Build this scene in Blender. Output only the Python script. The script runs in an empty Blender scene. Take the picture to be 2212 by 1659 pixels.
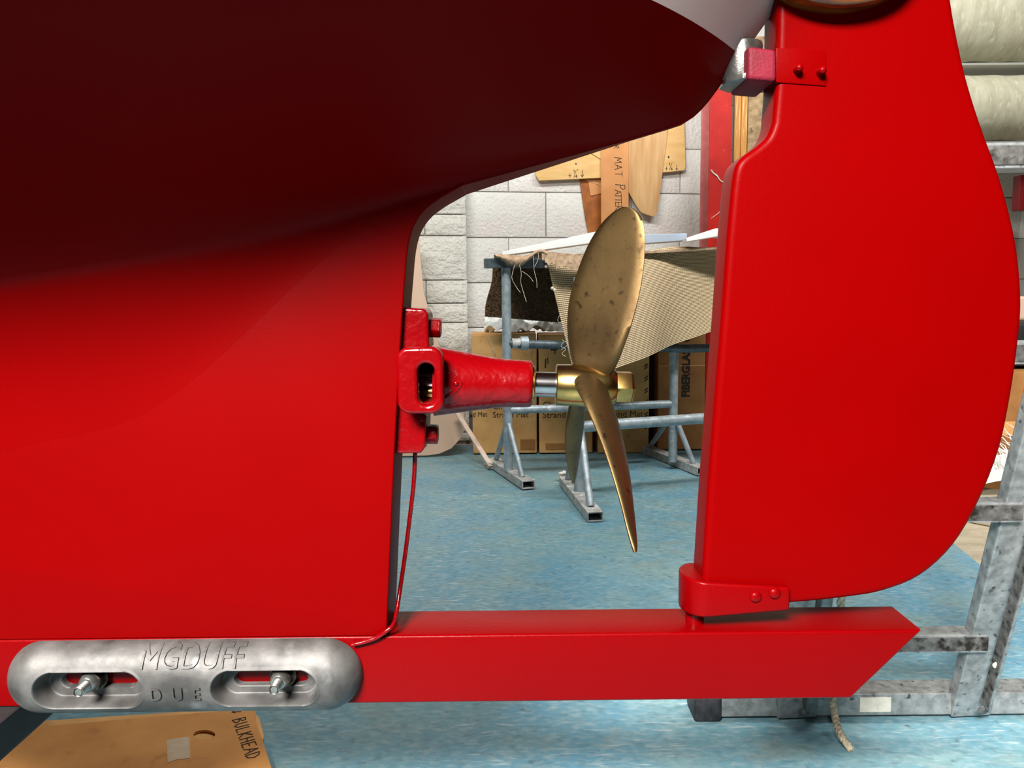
import bpy, bmesh, math, random
import numpy as np
from mathutils import Vector, Matrix
random.seed(7)
rng = np.random.default_rng(7)
S = bpy.context.scene
COL = S.collection

# ------------------------------------------------------------------ camera
W, H, FPX = 2212, 1659, 1660.0
CAM = Vector((0, 0, 0.72))
PITCH, ROLL = math.radians(6.17), math.radians(-0.6)
cd = bpy.data.cameras.new('camera'); cam = bpy.data.objects.new('camera', cd); COL.objects.link(cam)
cd.sensor_width = 36; cd.lens = FPX / W * 36; cd.clip_start = 0.02
RM = Matrix.Rotation(math.pi / 2 - PITCH, 3, 'X') @ Matrix.Rotation(ROLL, 3, 'Z')
cam.matrix_world = Matrix.Translation(CAM) @ RM.to_4x4()
S.camera = cam
# ------------------------------------------------------------------ world, lamps, exposure
S.view_settings.view_transform = 'Standard'; S.view_settings.look = 'None'
S.view_settings.exposure = 0.0; S.view_settings.gamma = 1; S.view_settings.use_curve_mapping = False
w = bpy.data.worlds.new('world'); S.world = w; w.use_nodes = True
w.node_tree.nodes['Background'].inputs[0].default_value = (0.8, 0.9, 1, 1)
w.node_tree.nodes['Background'].inputs[1].default_value = 0.03
def lamp(name, loc, size, power, col=(1, 0.97, 0.92), aim=None, spread=180):
    l = bpy.data.lights.new(name, 'AREA'); l.shape = 'RECTANGLE'; l.size, l.size_y = size; l.energy = power; l.color = col; l.spread = math.radians(spread)
    o = bpy.data.objects.new(name, l); COL.objects.link(o); o.location = loc
    d = (Vector(aim) - Vector(loc)) if aim else Vector((0, 0, -1))
    o.rotation_euler = d.to_track_quat('-Z', 'Y').to_euler()
# fluorescent battens under the ceiling: two over the back of the shop, one behind the photographer
lamp('tube_light_back', (-0.5, 1.7, 2.8), (1.5, 0.18), 30, aim=(-0.2, 3.3, 0.4), spread=115)
lamp('tube_light_back', (1.5, 1.8, 2.8), (1.5, 0.18), 34, aim=(1.3, 3.2, 0.4), spread=125)
lamp('tube_light_front', (-1.0, -1.95, 2.6), (1.2, 0.70), 152, (1, 0.97, 0.94), aim=(0.0, 0.7, 0.7), spread=80)

# ------------------------------------------------------------------ pixel to place
def ray(px, py):
    return RM @ Vector(((px - W / 2) / FPX, (H / 2 - py) / FPX, -1))
def P(px, py, Y):                       # point of the ray at depth Y
    d = ray(px, py); return CAM + d * (Y / d.y)
def F(px, py, z=0.0):                   # point of the ray at height z
    d = ray(px, py); return CAM + d * ((z - CAM.z) / d.z)
def on_plane(px, py, p0, n):
    d = ray(px, py); return CAM + d * ((p0 - CAM).dot(n) / d.dot(n))

# ------------------------------------------------------------------ materials
MATS = {}
def nodes(name):
    m = bpy.data.materials.new(name); m.use_nodes = True
    nt = m.node_tree; return m, nt, nt.nodes['Principled BSDF']
def lin(r, g, b):
    f = lambda c: (c / 255 / 12.92) if c / 255 <= 0.04045 else ((c / 255 + 0.055) / 1.055) ** 2.4
    return (f(r), f(g), f(b), 1)
def mat(name, c1, c2=None, scale=20, rough=0.5, metal=0.0, spec=0.5, bump=0.0, bscale=None, stretch=(1, 1, 1), lo=0.35, hi=0.65,
        coat=0.0, detail=6, bdist=0.002, c3=None, s3=60, lo3=0.62, hi3=0.7, rough2=None):
    m, nt, b = nodes(name); N, L = nt.nodes.new, nt.links.new
    b.inputs['Roughness'].default_value = rough; b.inputs['Metallic'].default_value = metal
    b.inputs['Specular IOR Level'].default_value = spec; b.inputs['Coat Weight'].default_value = coat
    b.inputs['Base Color'].default_value = c1
    tc = N('ShaderNodeTexCoord'); mp = N('ShaderNodeMapping'); mp.inputs['Scale'].default_value = stretch
    L(tc.outputs['Object'], mp.inputs['Vector'])
    def noise(sc, lo, hi, det=detail):
        n = N('ShaderNodeTexNoise'); n.inputs['Scale'].default_value = sc; n.inputs['Detail'].default_value = det
        L(mp.outputs[0], n.inputs['Vector'])
        r = N('ShaderNodeMapRange'); r.inputs['From Min'].default_value = lo; r.inputs['From Max'].default_value = hi
        L(n.outputs['Fac'], r.inputs['Value']); return r.outputs[0], n.outputs['Fac']
    if c2 is not None:
        fac, _ = noise(scale, lo, hi)
        mx = N('ShaderNodeMix'); mx.data_type = 'RGBA'
        mx.inputs['A'].default_value = c1; mx.inputs['B'].default_value = c2; L(fac, mx.inputs['Factor'])
        out = mx.outputs['Result']
        if c3 is not None:
            fac3, _ = noise(s3, lo3, hi3)
            m3 = N('ShaderNodeMix'); m3.data_type = 'RGBA'; L(out, m3.inputs['A']); m3.inputs['B'].default_value = c3
            L(fac3, m3.inputs['Factor']); out = m3.outputs['Result']
        L(out, b.inputs['Base Color'])
        if rough2 is not None:
            rr = N('ShaderNodeMapRange'); L(fac, rr.inputs['Value'])
            rr.inputs['To Min'].default_value = rough; rr.inputs['To Max'].default_value = rough2
            L(rr.outputs[0], b.inputs['Roughness'])
    if bump:
        _, h = noise(bscale or scale, 0, 1)
        bp = N('ShaderNodeBump'); bp.inputs['Strength'].default_value = bump; bp.inputs['Distance'].default_value = bdist
        L(h, bp.inputs['Height']); L(bp.outputs[0], b.inputs['Normal'])
    MATS[name] = m
    return m
RED = (0.118, 0.0, 0.0001, 1)
mat('red_paint', RED, (0.112, 0.0, 0.0001, 1), 9, 0.40, spec=0.035, bump=0.04, bscale=500)
mat('red_hull', RED, (0.112, 0.0, 0.0001, 1), 9, 0.40, spec=0.035, bump=0.04, bscale=500)
mat('red_rudder', RED, (0.112, 0.0, 0.0001, 1), 9, 0.34, spec=0.035, bump=0.06, bscale=220, detail=2)
mat('red_gloss', (0.122, 0.0002, 0.001, 1), (0.114, 0.0002, 0.001, 1), 40, 0.22, spec=0.26, bump=0.5, bscale=120, detail=2)
mat('red_gloss_edge', (0.120, 0.0001, 0.0005, 1), (0.114, 0.0001, 0.0005, 1), 9, 0.30, spec=0.08, bump=0.12, bscale=220, detail=2)
mat('pintle_pink', lin(104, 18, 34), lin(94, 14, 28), 60, 0.6, spec=0.2, bump=0.3, bscale=400)  # pinker tone for the upper pintle block alone
mat('gelcoat', lin(194, 172, 168), lin(186, 164, 160), 6, 0.35, spec=0.3)
mat('bronze', lin(106, 85, 52), lin(68, 52, 31), 16, 0.38, metal=0.92, bump=0.12, bscale=60, c3=lin(49, 37, 23), s3=130, lo3=0.60, hi3=0.74, rough2=0.5)
mat('bright_brass', lin(177, 148, 90), lin(145, 114, 63), 40, 0.24, metal=1.0, bump=0.1, bscale=90)
mat('steel', lin(177, 173, 171), lin(149, 145, 143), 30, 0.18, metal=1.0)
mat('stainless', lin(147, 145, 139), lin(112, 110, 105), 60, 0.32, metal=0.85, bump=0.15, bscale=300)
mat('dark_nut', lin(90, 81, 72), lin(46, 41, 35), 160, 0.4, metal=1.0)
mat('zinc', lin(96, 94, 91), lin(58, 56, 54), 28, 0.6, metal=0.5, bump=0.25, bscale=90, c3=lin(109, 108, 106), s3=45, lo3=0.6, hi3=0.8)
mat('varnish', lin(101, 55, 15), lin(58, 27, 7), 30, 0.2, stretch=(1, 6, 6), spec=0.6)
mat('black', (0.004, 0.004, 0.004, 1), (0.01, 0.01, 0.01, 1), 30, 0.7)
mat('rubber', (0.008, 0.008, 0.009, 1), (0.03, 0.03, 0.035, 1), 60, 0.6, bump=0.4, bscale=120, c3=lin(120, 125, 130), s3=90, lo3=0.68, hi3=0.74)
mat('aluminium', lin(158, 161, 160), lin(119, 122, 122), 60, 0.45, metal=0.5, c3=lin(59, 57, 53), s3=80, lo3=0.6, hi3=0.72, bump=0.25, bscale=150)
mat('aluminium_dirty', lin(111, 110, 107), lin(66, 64, 61), 60, 0.5, metal=0.4, c3=lin(35, 29, 23), s3=70, lo3=0.5, hi3=0.66, bump=0.3, bscale=150)
mat('label_paper', lin(205, 203, 190), lin(188, 184, 168), 60, 0.7, c3=lin(60, 52, 40), s3=150, lo3=0.66, hi3=0.72)
mat('rope', lin(198, 184, 158), lin(146, 130, 104), 150, 0.85, bump=0.6, bscale=500)
mat('galvanised', lin(172, 184, 190), lin(134, 148, 156), 30, 0.5, metal=0.35, bump=0.25, bscale=120, c3=lin(205, 210, 212), s3=40, lo3=0.62, hi3=0.75)
mat('galvanised_foot', lin(186, 188, 186), lin(148, 150, 148), 40, 0.65, metal=0.2, bump=0.4, bscale=150, c3=lin(222, 222, 216), s3=60, lo3=0.58, hi3=0.72)
mat('galvanised_top', lin(98, 110, 118), lin(70, 80, 86), 30, 0.45, metal=0.4, bump=0.2, bscale=120, c3=lin(170, 176, 178), s3=60, lo3=0.66, hi3=0.74)  # darker galvanised copy; shade on the bar under the carpet is in the colour
mat('white_rag', lin(226, 222, 212), lin(196, 190, 178), 60, 0.85, bump=0.6, bscale=120)
mat('block_paint', lin(226, 226, 221), lin(216, 216, 212), 8, 0.62, bump=1.0, bscale=70, bdist=0.006, c3=lin(228, 219, 216), s3=5, lo3=0.5, hi3=0.7)
mat('block_rough', lin(226, 225, 217), lin(210, 209, 200), 10, 0.7, bump=1.0, bscale=45, detail=8, bdist=0.014)
mat('mortar', lin(196, 196, 192), lin(180, 180, 176), 20, 0.8, bump=0.6, bscale=60)
mat('wall_plain', lin(205, 205, 200), lin(196, 196, 190), 3, 0.8)
mat('wall_mid', lin(150, 148, 144), lin(140, 138, 134), 3, 0.85)
mat('wall_dark', lin(84, 86, 90), lin(74, 76, 80), 3, 0.85)
mat('ceiling_paint', lin(95, 95, 93), lin(85, 85, 83), 3, 0.9)
mat('concrete', lin(176, 164, 140), lin(146, 136, 116), 6, 0.8, bump=0.4, bscale=60, c3=lin(205, 198, 182), s3=30, lo3=0.6, hi3=0.75, stretch=(1, 3, 1))
mat('pale_ply', lin(222, 190, 166), lin(212, 178, 152), 8, 0.55, stretch=(1, 1, 0.3))
mat('pale_slat', lin(218, 196, 182), lin(200, 176, 160), 30, 0.6)
mat('board_cream', lin(221, 184, 123), lin(209, 168, 103), 7, 0.55, stretch=(1, 1, 4), c3=lin(186, 147, 90), s3=30, lo3=0.68, hi3=0.8)
mat('board_tan', lin(205, 168, 118), lin(182, 138, 84), 6, 0.55, stretch=(5, 1, 0.6), c3=lin(160, 118, 70), s3=40, lo3=0.66, hi3=0.78)
mat('board_hard', lin(176, 102, 34), lin(140, 76, 22), 14, 0.5, c3=lin(96, 52, 18), s3=40, lo3=0.66, hi3=0.75)
mat('board_orange', lin(206, 146, 88), lin(194, 132, 76), 10, 0.6, c3=lin(150, 96, 58), s3=26, lo3=0.72, hi3=0.8)
mat('board_amber', lin(196, 140, 62), lin(168, 112, 44), 10, 0.5, stretch=(14, 14, 0.6), c3=lin(226, 190, 130), s3=12, lo3=0.6, hi3=0.7)
mat('chipboard', lin(166, 142, 104), lin(128, 104, 72), 40, 0.7, c3=lin(70, 56, 40), s3=34, lo3=0.62, hi3=0.7, bump=0.4, bscale=60)
mat('ink', (0.012, 0.009, 0.008, 1), (0.03, 0.02, 0.015, 1), 80, 0.7)
mat('print', lin(62, 44, 30), lin(84, 62, 42), 120, 0.7)
mat('cardboard', lin(225, 175, 111), lin(204, 152, 90), 9, 0.75, c3=lin(173, 125, 73), s3=18, lo3=0.6, hi3=0.78, bump=0.25, bscale=40)
mat('cardboard_dark', lin(167, 117, 64), lin(149, 98, 50), 9, 0.75, c3=lin(121, 78, 38), s3=18, lo3=0.6, hi3=0.78, bump=0.2, bscale=40)
mat('cardboard_sheet', lin(213, 152, 85), lin(193, 133, 70), 9, 0.75, c3=lin(163, 109, 57), s3=26, lo3=0.6, hi3=0.8, bump=0.2, bscale=60)
mat('tape', lin(206, 186, 158), lin(190, 166, 136), 60, 0.4, bump=0.4, bscale=60)
mat('plastic_film', lin(232, 236, 234), lin(205, 214, 212), 20, 0.22, bump=0.6, bscale=40)
mat('white_plank', lin(240, 242, 242), lin(228, 232, 234), 8, 0.35)
mat('plank_shaded', lin(178, 190, 206), lin(164, 178, 196), 8, 0.35)  # shaded copy of the plank white, for the underside seen from below
mat('pile', lin(120, 92, 66), lin(64, 46, 34), 130, 0.95, bump=1.0, bscale=260)
mat('pile_tuft', lin(156, 122, 88), lin(74, 54, 40), 90, 0.95)
mat('felt', lin(186, 160, 132), lin(150, 124, 98), 60, 0.95, bump=1.0, bscale=160)
mat('thread', lin(214, 204, 188), lin(196, 184, 164), 60, 0.8)
mat('post_red', lin(178, 28, 20), lin(162, 20, 16), 12, 0.5, spec=0.25, c3=lin(200, 84, 70), s3=90, lo3=0.7, hi3=0.74)
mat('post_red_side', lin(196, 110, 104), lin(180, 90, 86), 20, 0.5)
mat('dark_red', lin(120, 14, 20), lin(104, 10, 16), 12, 0.5)
mat('glass_mat', lin(175, 174, 152), lin(159, 156, 134), 12, 0.55, bump=0.9, bscale=30, c3=lin(190, 189, 175), s3=26, lo3=0.55, hi3=0.75, stretch=(2.5, 1, 1))
mat('fibre', lin(240, 240, 236), lin(226, 226, 220), 40, 0.5)

def carpet_backing():
    m, nt, b = nodes('backing'); N, L = nt.nodes.new, nt.links.new
    b.inputs['Roughness'].default_value = 0.9; b.inputs['Specular IOR Level'].default_value = 0.15
    uv = N('ShaderNodeUVMap')
    hs = []
    for axis, sc in (('X', 34), ('Y', 20)):
        wv = N('ShaderNodeTexWave'); wv.bands_direction = axis; wv.inputs['Scale'].default_value = sc
        wv.inputs['Distortion'].default_value = 0.25; wv.inputs['Detail'].default_value = 1
        L(uv.outputs[0], wv.inputs['Vector']); hs.append(wv.outputs['Fac'])
    mu = N('ShaderNodeMath'); mu.operation = 'MULTIPLY'; L(hs[0], mu.inputs[0]); L(hs[1], mu.inputs[1])
    ad = N('ShaderNodeMath'); ad.operation = 'MULTIPLY_ADD'; L(hs[1], ad.inputs[0]); ad.inputs[1].default_value = 0.6; L(mu.outputs[0], ad.inputs[2])
    rp = N('ShaderNodeValToRGB'); rp.color_ramp.elements[0].color = lin(128, 104, 74); rp.color_ramp.elements[1].color = lin(218, 198, 164)
    rp.color_ramp.elements[1].position = 0.75
    L(ad.outputs[0], rp.inputs[0]); L(rp.outputs[0], b.inputs['Base Color'])
    bp = N('ShaderNodeBump'); bp.inputs['Strength'].default_value = 0.6; bp.inputs['Distance'].default_value = 0.003
    L(ad.outputs[0], bp.inputs['Height']); L(bp.outputs[0], b.inputs['Normal'])
    MATS['backing'] = m
carpet_backing()

def sheet_material():
    m, nt, b = nodes('blue_sheet'); N, L = nt.nodes.new, nt.links.new
    tc = N('ShaderNodeTexCoord')
    def noise(sc, lo, hi, st=(1, 1, 1), rot=0, det=6, dist=0.0):
        mp = N('ShaderNodeMapping'); mp.inputs['Scale'].default_value = st; mp.inputs['Rotation'].default_value = (0, 0, rot)
        L(tc.outputs['Object'], mp.inputs['Vector'])
        n = N('ShaderNodeTexNoise'); n.inputs['Scale'].default_value = sc; n.inputs['Detail'].default_value = det
        n.inputs['Distortion'].default_value = dist
        L(mp.outputs[0], n.inputs['Vector'])
        r = N('ShaderNodeMapRange'); r.inputs['From Min'].default_value = lo; r.inputs['From Max'].default_value = hi
        L(n.outputs['Fac'], r.inputs['Value']); return r.outputs[0]
    def mix(a, bcol, fac, k=1.0):
        x = N('ShaderNodeMix'); x.data_type = 'RGBA'
        if isinstance(a, tuple): x.inputs['A'].default_value = a
        else: L(a, x.inputs['A'])
        x.inputs['B'].default_value = bcol
        if k != 1.0:
            mm = N('ShaderNodeMath'); mm.operation = 'MULTIPLY'; mm.inputs[1].default_value = k; L(fac, mm.inputs[0]); fac = mm.outputs[0]
        L(fac, x.inputs['Factor']); return x.outputs['Result']
    c = mix(lin(86, 140, 164), lin(104, 146, 156), noise(1.6, 0.38, 0.62))
    def mul(f, g):
        mm = N('ShaderNodeMath'); mm.operation = 'MULTIPLY'; L(f, mm.inputs[0]); L(g, mm.inputs[1]); return mm.outputs[0]
    worn = noise(2.6, 0.40, 0.66, dist=0.5)
    c = mix(c, lin(122, 150, 148), noise(6, 0.44, 0.70, dist=0.5), 0.75)
    c = mix(c, lin(146, 168, 172), noise(55, 0.46, 0.66, st=(1, 1.8, 1), rot=0.3), 0.5)
    c = mix(c, lin(74, 106, 116), noise(48, 0.52, 0.72, st=(1, 1.6, 1), rot=0.8), 0.55)
    c = mix(c, lin(126, 138, 132), noise(9, 0.56, 0.74, st=(1, 1.6, 1), rot=0.4), 0.6)
    c = mix(c, lin(206, 216, 216), mul(noise(24, 0.58, 0.70, st=(1, 6, 1), rot=0.2), worn), 0.7)
    c = mix(c, lin(214, 220, 220), mul(noise(20, 0.62, 0.72, st=(1, 11, 1), rot=0.75), worn), 0.6)
    c = mix(c, lin(58, 78, 84), noise(30, 0.66, 0.73, rot=1.0), 0.6)
    L(c, b.inputs['Base Color'])
    b.inputs['Roughness'].default_value = 0.42; b.inputs['Specular IOR Level'].default_value = 0.4
    n = N('ShaderNodeTexNoise'); n.inputs['Scale'].default_value = 14; n.inputs['Detail'].default_value = 5; L(tc.outputs['Object'], n.inputs['Vector'])
    bp = N('ShaderNodeBump'); bp.inputs['Strength'].default_value = 0.5; bp.inputs['Distance'].default_value = 0.01
    L(n.outputs['Fac'], bp.inputs['Height']); L(bp.outputs[0], b.inputs['Normal'])
    MATS['blue_sheet'] = m
sheet_material()

# ------------------------------------------------------------------ mesh helpers
class MB:
    def __init__(s): s.v, s.f, s.uv = [], [], None
    def add(s, vs, fs):
        n = len(s.v); s.v += [Vector(x) for x in vs]; s.f += [tuple(i + n for i in f) for f in fs]; return s
    def box(s, c, d, R=None):
        vs = []
        for i in range(8):
            v = Vector(((i & 1) - .5, (i >> 1 & 1) - .5, (i >> 2 & 1) - .5)); v = Vector((v.x * d[0], v.y * d[1], v.z * d[2]))
            vs.append(Vector(c) + (R @ v if R else v))
        return s.add(vs, [(0, 2, 3, 1), (4, 5, 7, 6), (0, 1, 5, 4), (2, 6, 7, 3), (0, 4, 6, 2), (1, 3, 7, 5)])
    def bar(s, a, b, wx, wy, up=(0, 0, 1)):                 # rectangular bar from a to b
        a, b = Vector(a), Vector(b); d = (b - a).normalized(); x = Vector(up).cross(d).normalized(); y = d.cross(x)
        vs = [p + x * i * wx / 2 + y * j * wy / 2 for p in (a, b) for i, j in ((-1, -1), (1, -1), (1, 1), (-1, 1))]
        return s.add(vs, [(0, 3, 2, 1), (4, 5, 6, 7)] + [(i, (i + 1) % 4, 4 + (i + 1) % 4, 4 + i) for i in range(4)])
    def prism(s, pts, vec):
        n = len(pts); vec = Vector(vec); pts = [Vector(p) for p in pts]
        return s.add(pts + [p + vec for p in pts], [tuple(range(n))[::-1], tuple(range(n, 2 * n))] + [(i, (i + 1) % n, n + (i + 1) % n, n + i) for i in range(n)])
    def tube(s, pts, r, n=10, cap=True):
        pts = [Vector(p) for p in pts]; rs = r if isinstance(r, (list, tuple)) else [r] * len(pts)
        base = len(s.v); x = None
        for i, p in enumerate(pts):
            d = (pts[min(i + 1, len(pts) - 1)] - pts[max(i - 1, 0)]).normalized()
            if x is None: x = d.orthogonal().normalized()
            x = (x - d * x.dot(d)).normalized(); y = d.cross(x)
            s.v += [p + (x * math.cos(2 * math.pi * k / n) + y * math.sin(2 * math.pi * k / n)) * rs[i] for k in range(n)]
        for i in range(len(pts) - 1):
            for k in range(n):
                a, b = base + i * n + k, base + i * n + (k + 1) % n
                s.f.append((a, b, b + n, a + n))
        if cap:
            s.f.append(tuple(range(base, base + n))[::-1]); s.f.append(tuple(range(base + (len(pts) - 1) * n, base + len(pts) * n)))
        return s
    def lathe(s, a, d, prof, n=32, phase=0.0, cap=True):      # profile of (distance along d, radius)
        a, d = Vector(a), Vector(d).normalized()
        x = Vector((0, -1, 0)) if abs(d.y) < 0.9 else Vector((1, 0, 0)); x = (x - d * x.dot(d)).normalized(); y = d.cross(x)
        base = len(s.v)
        for t, r in prof:
            s.v += [a + d * t + (x * math.cos(2 * math.pi * k / n + phase) + y * math.sin(2 * math.pi * k / n + phase)) * r for k in range(n)]
        for i in range(len(prof) - 1):
            for k in range(n):
                p, q = base + i * n + k, base + i * n + (k + 1) % n
                s.f.append((p, q, q + n, p + n))
        if cap:
            s.f.append(tuple(range(base, base + n))[::-1]); s.f.append(tuple(range(base + (len(prof) - 1) * n, base + len(prof) * n)))
        return s
    def grid(s, fn, nu, nv, thick=None):                      # fn(u,v) in 0..1; thick: vector or None
        base = len(s.v); uv = []
        for i in range(nu + 1):
            for j in range(nv + 1):
                s.v.append(Vector(fn(i / nu, j / nv))); uv.append((i / nu, j / nv))
        q = lambda i, j: base + i * (nv + 1) + j
        top = [(q(i, j), q(i + 1, j), q(i + 1, j + 1), q(i, j + 1)) for i in range(nu) for j in range(nv)]
        s.f += top
        if thick is not None:
            m = (nu + 1) * (nv + 1); t = Vector(thick)
            s.v += [s.v[base + k] + t for k in range(m)]; uv += uv[:m]
            s.f += [tuple(x + m for x in f[::-1]) for f in top]
            rim = [q(i, 0) for i in range(nu + 1)] + [q(nu, j) for j in range(1, nv + 1)] + [q(i, nv) for i in range(nu - 1, -1, -1)] + [q(0, j) for j in range(nv - 1, 0, -1)]
            s.f += [(rim[k], rim[k - 1], rim[k - 1] + m, rim[k] + m) for k in range(len(rim))]
        if base == 0: s.uv = uv
        return s
    def build(s, name, material, parent=None, smooth=None, bevel=0, seg=2, recalc=True, bev_ang=30):
        org = ORG.get(parent.name) if parent else None
        if org is None:
            xs, ys, zs = zip(*s.v); org = Vector(((min(xs) + max(xs)) / 2, (min(ys) + max(ys)) / 2, min(zs)))
        bm = bmesh.new()
        vs = [bm.verts.new(v - org) for v in s.v]
        for f in s.f:
            try: bm.faces.new([vs[i] for i in f])
            except ValueError: pass
        if s.uv:
            bm.verts.index_update(); lay = bm.loops.layers.uv.new('UVMap')
            for f in bm.faces:
                for l in f.loops: l[lay].uv = s.uv[l.vert.index] if l.vert.index < len(s.uv) else (0, 0)
        if recalc: bmesh.ops.recalc_face_normals(bm, faces=bm.faces)
        if bevel:
            es = [e for e in bm.edges if len(e.link_faces) == 2 and e.calc_face_angle(0) > math.radians(bev_ang)]
            bmesh.ops.bevel(bm, geom=es, offset=bevel, segments=seg, profile=0.6, affect='EDGES', clamp_overlap=True)
        me = bpy.data.meshes.new(name); bm.to_mesh(me); bm.free()
        return link(me, name, material, parent, org, smooth)
ORG = {}
def link(me, name, material, parent, org, smooth=None):
    if smooth is not None:
        me.polygons.foreach_set('use_smooth', [True] * len(me.polygons)); me.set_sharp_from_angle(angle=math.radians(smooth))
    me.materials.append(MATS[material]) if not me.materials else None
    o = bpy.data.objects.new(name, me); COL.objects.link(o)
    if parent: o.parent = parent
    else: o.location = org
    ORG[o.name] = org
    return o
def tag(o, label=None, cat=None, group=None, kind=None):
    for k, v in (('label', label), ('category', cat), ('group', group), ('kind', kind)):
        if v: o[k] = v
    return o
def thing(name, loc, label, cat, group=None):
    o = bpy.data.objects.new(name, None); COL.objects.link(o); o.location = loc; o.empty_display_size = 0.1
    ORG[o.name] = Vector(loc); return tag(o, label, cat, group)
def curve_prism(name, loops, to3d, depth, material, parent=None, bevel=0.0, org=None):
    """flat shape with holes: loops in (u,v), to3d = 4x4 matrix, solid of the given depth along the matrix's z"""
    cu = bpy.data.curves.new(name, 'CURVE'); cu.dimensions = '2D'; cu.fill_mode = 'BOTH'; cu.extrude = depth / 2; cu.bevel_depth = bevel; cu.bevel_resolution = 2
    for lp in loops:
        sp = cu.splines.new('POLY'); sp.points.add(len(lp) - 1); sp.use_cyclic_u = True
        for p, (a, b) in zip(sp.points, lp): p.co = (a, b, 0, 1)
    return curve_to_mesh(cu, name, to3d, material, parent, org, 40)
def curve_to_mesh(cu, name, to3d, material, parent, org=None, smooth=None, fn=None):
    t = bpy.data.objects.new('tmp', cu); COL.objects.link(t)
    me = bpy.data.meshes.new_from_object(t.evaluated_get(bpy.context.evaluated_depsgraph_get()))
    bpy.data.objects.remove(t); bpy.data.curves.remove(cu)
    if parent: org = ORG[parent.name]
    me.transform(to3d)
    if fn:
        bm = bmesh.new(); bm.from_mesh(me); bmesh.ops.triangulate(bm, faces=bm.faces); bmesh.ops.subdivide_edges(bm, edges=bm.edges, cuts=3, use_grid_fill=True); bm.to_mesh(me); bm.free()
        for v in me.vertices: v.co = fn(v.co)
    if org is None:
        c = [v.co for v in me.vertices]
        org = Vector(((min(p.x for p in c) + max(p.x for p in c)) / 2, (min(p.y for p in c) + max(p.y for p in c)) / 2, min(p.z for p in c)))
    me.transform(Matrix.Translation(-org)); me.name = name; me.materials.clear()
    return link(me, name, material, parent, org, smooth)
def frame(o, u, v):
    u, v = Vector(u).normalized(), Vector(v).normalized(); n = u.cross(v).normalized()
    return Matrix(((u.x, v.x, n.x, o[0]), (u.y, v.y, n.y, o[1]), (u.z, v.z, n.z, o[2]), (0, 0, 0, 1)))
def text(name, s, o, u, v, size, material, parent, depth=0.0006, bold=0.0, xs=1.0, align='LEFT', fn=None):
    cu = bpy.data.curves.new(name, 'FONT'); cu.body = s; cu.size = size; cu.extrude = depth / 2; cu.offset = bold; cu.align_x = align; cu.resolution_u = 3
    return curve_to_mesh(cu, name, frame(o, u, v) @ Matrix.Diagonal((xs, 1, 1, 1)), material, parent, fn=fn)
STROKE = {
 'A': [[(0, 0), (.45, 1), (.9, 0)], [(.2, .38), (.75, .4)]], 'B': [[(.05, 0), (.1, 1), (.6, .95), (.65, .7), (.15, .52), (.7, .42), (.75, .15), (.05, 0)]],
 'D': [[(.1, 0), (.05, 1), (.5, .9), (.8, .55), (.6, .1), (.1, 0)]], 'E': [[(.75, 1), (.1, .98), (.08, 0), (.75, .03)], [(.08, .5), (.6, .52)]],
 'H': [[(.08, 0), (.1, 1)], [(.75, 0), (.72, 1)], [(.08, .5), (.74, .52)]], 'K': [[(.08, 0), (.1, 1)], [(.75, 1), (.1, .45), (.8, 0)]],
 'L': [[(.1, 1), (.08, 0), (.7, .04)]], 'M': [[(0, 0), (.15, 1), (.5, .4), (.85, 1), (1, 0)]], 'N': [[(.05, 0), (.1, 1), (.75, 0), (.78, 1)]],
 'P': [[(.05, -.1), (.15, 1), (.6, 1), (.75, .75), (.5, .5), (.1, .45)]], 'R': [[(.05, 0), (.12, 1), (.6, .95), (.65, .65), (.15, .48), (.75, 0)]],
 'T': [[(0, 1), (.85, .97)], [(.42, 1), (.4, 0)]], 'U': [[(.08, 1), (.1, .2), (.4, 0), (.7, .2), (.72, 1)]],
 '4': [[(.55, 0), (.6, 1)], [(.5, 1), (.05, .38), (.85, .4)]], '1': [[(.2, .75), (.4, 1), (.38, 0)]], '+': [[(.4, -.1), (.4, .8)], [(0, .35), (.8, .35)]],
 '/': [[(0, -.2), (.6, 1.1)]], '*': [[(.1, .3), (.5, .5), (.3, .9), (.1, .6), (.5, .5)]], 'v': [[(0, 1), (.3, .5), (.7, .9)]],
 'd': [[(.4, 1.1), (.42, 0)], [(.1, .35), (.42, 0), (.75, .35)]], 'u': [[(.4, -.1), (.42, 1)], [(.1, .65), (.42, 1), (.75, .65)]], 'o': [[(.1, .8), (.25, 1), (.4, .8), (.25, .65), (.1, .8)]],
}
def stroke_mb(s, o, u, v, size, gap=0.25, th=0.09, adv=None, mb=None, lift=0.0008):
    """hand lettering: flat felt-pen ribbons lying on the surface"""
    mb = mb or MB(); u, v, o = Vector(u).normalized(), Vector(v).normalized(), Vector(o); n = u.cross(v)
    if n.dot(CAM - o) < 0: n = -n
    x = 0
    for ch in s:
        if ch == ' ': x += 0.7 * size; continue
        for pl in STROKE[ch]:
            pts = [o + u * (x + a * size * 0.75) + v * b * size + n * lift for a, b in pl]
            for a, b in zip(pts, pts[1:]):
                d = (b - a).normalized(); sd = n.cross(d) * th * size / 2; e = d * th * size * 0.35
                mb.add([a - sd - e, b - sd + e, b + sd + e, a + sd - e, a - sd - e - n * .0006, b - sd + e - n * .0006, b + sd + e - n * .0006, a + sd - e - n * .0006],
                       [(0, 1, 2, 3), (4, 7, 6, 5), (0, 4, 5, 1), (1, 5, 6, 2), (2, 6, 7, 3), (3, 7, 4, 0)])
        x += (adv or (0.75 + gap)) * size
    return mb
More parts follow.
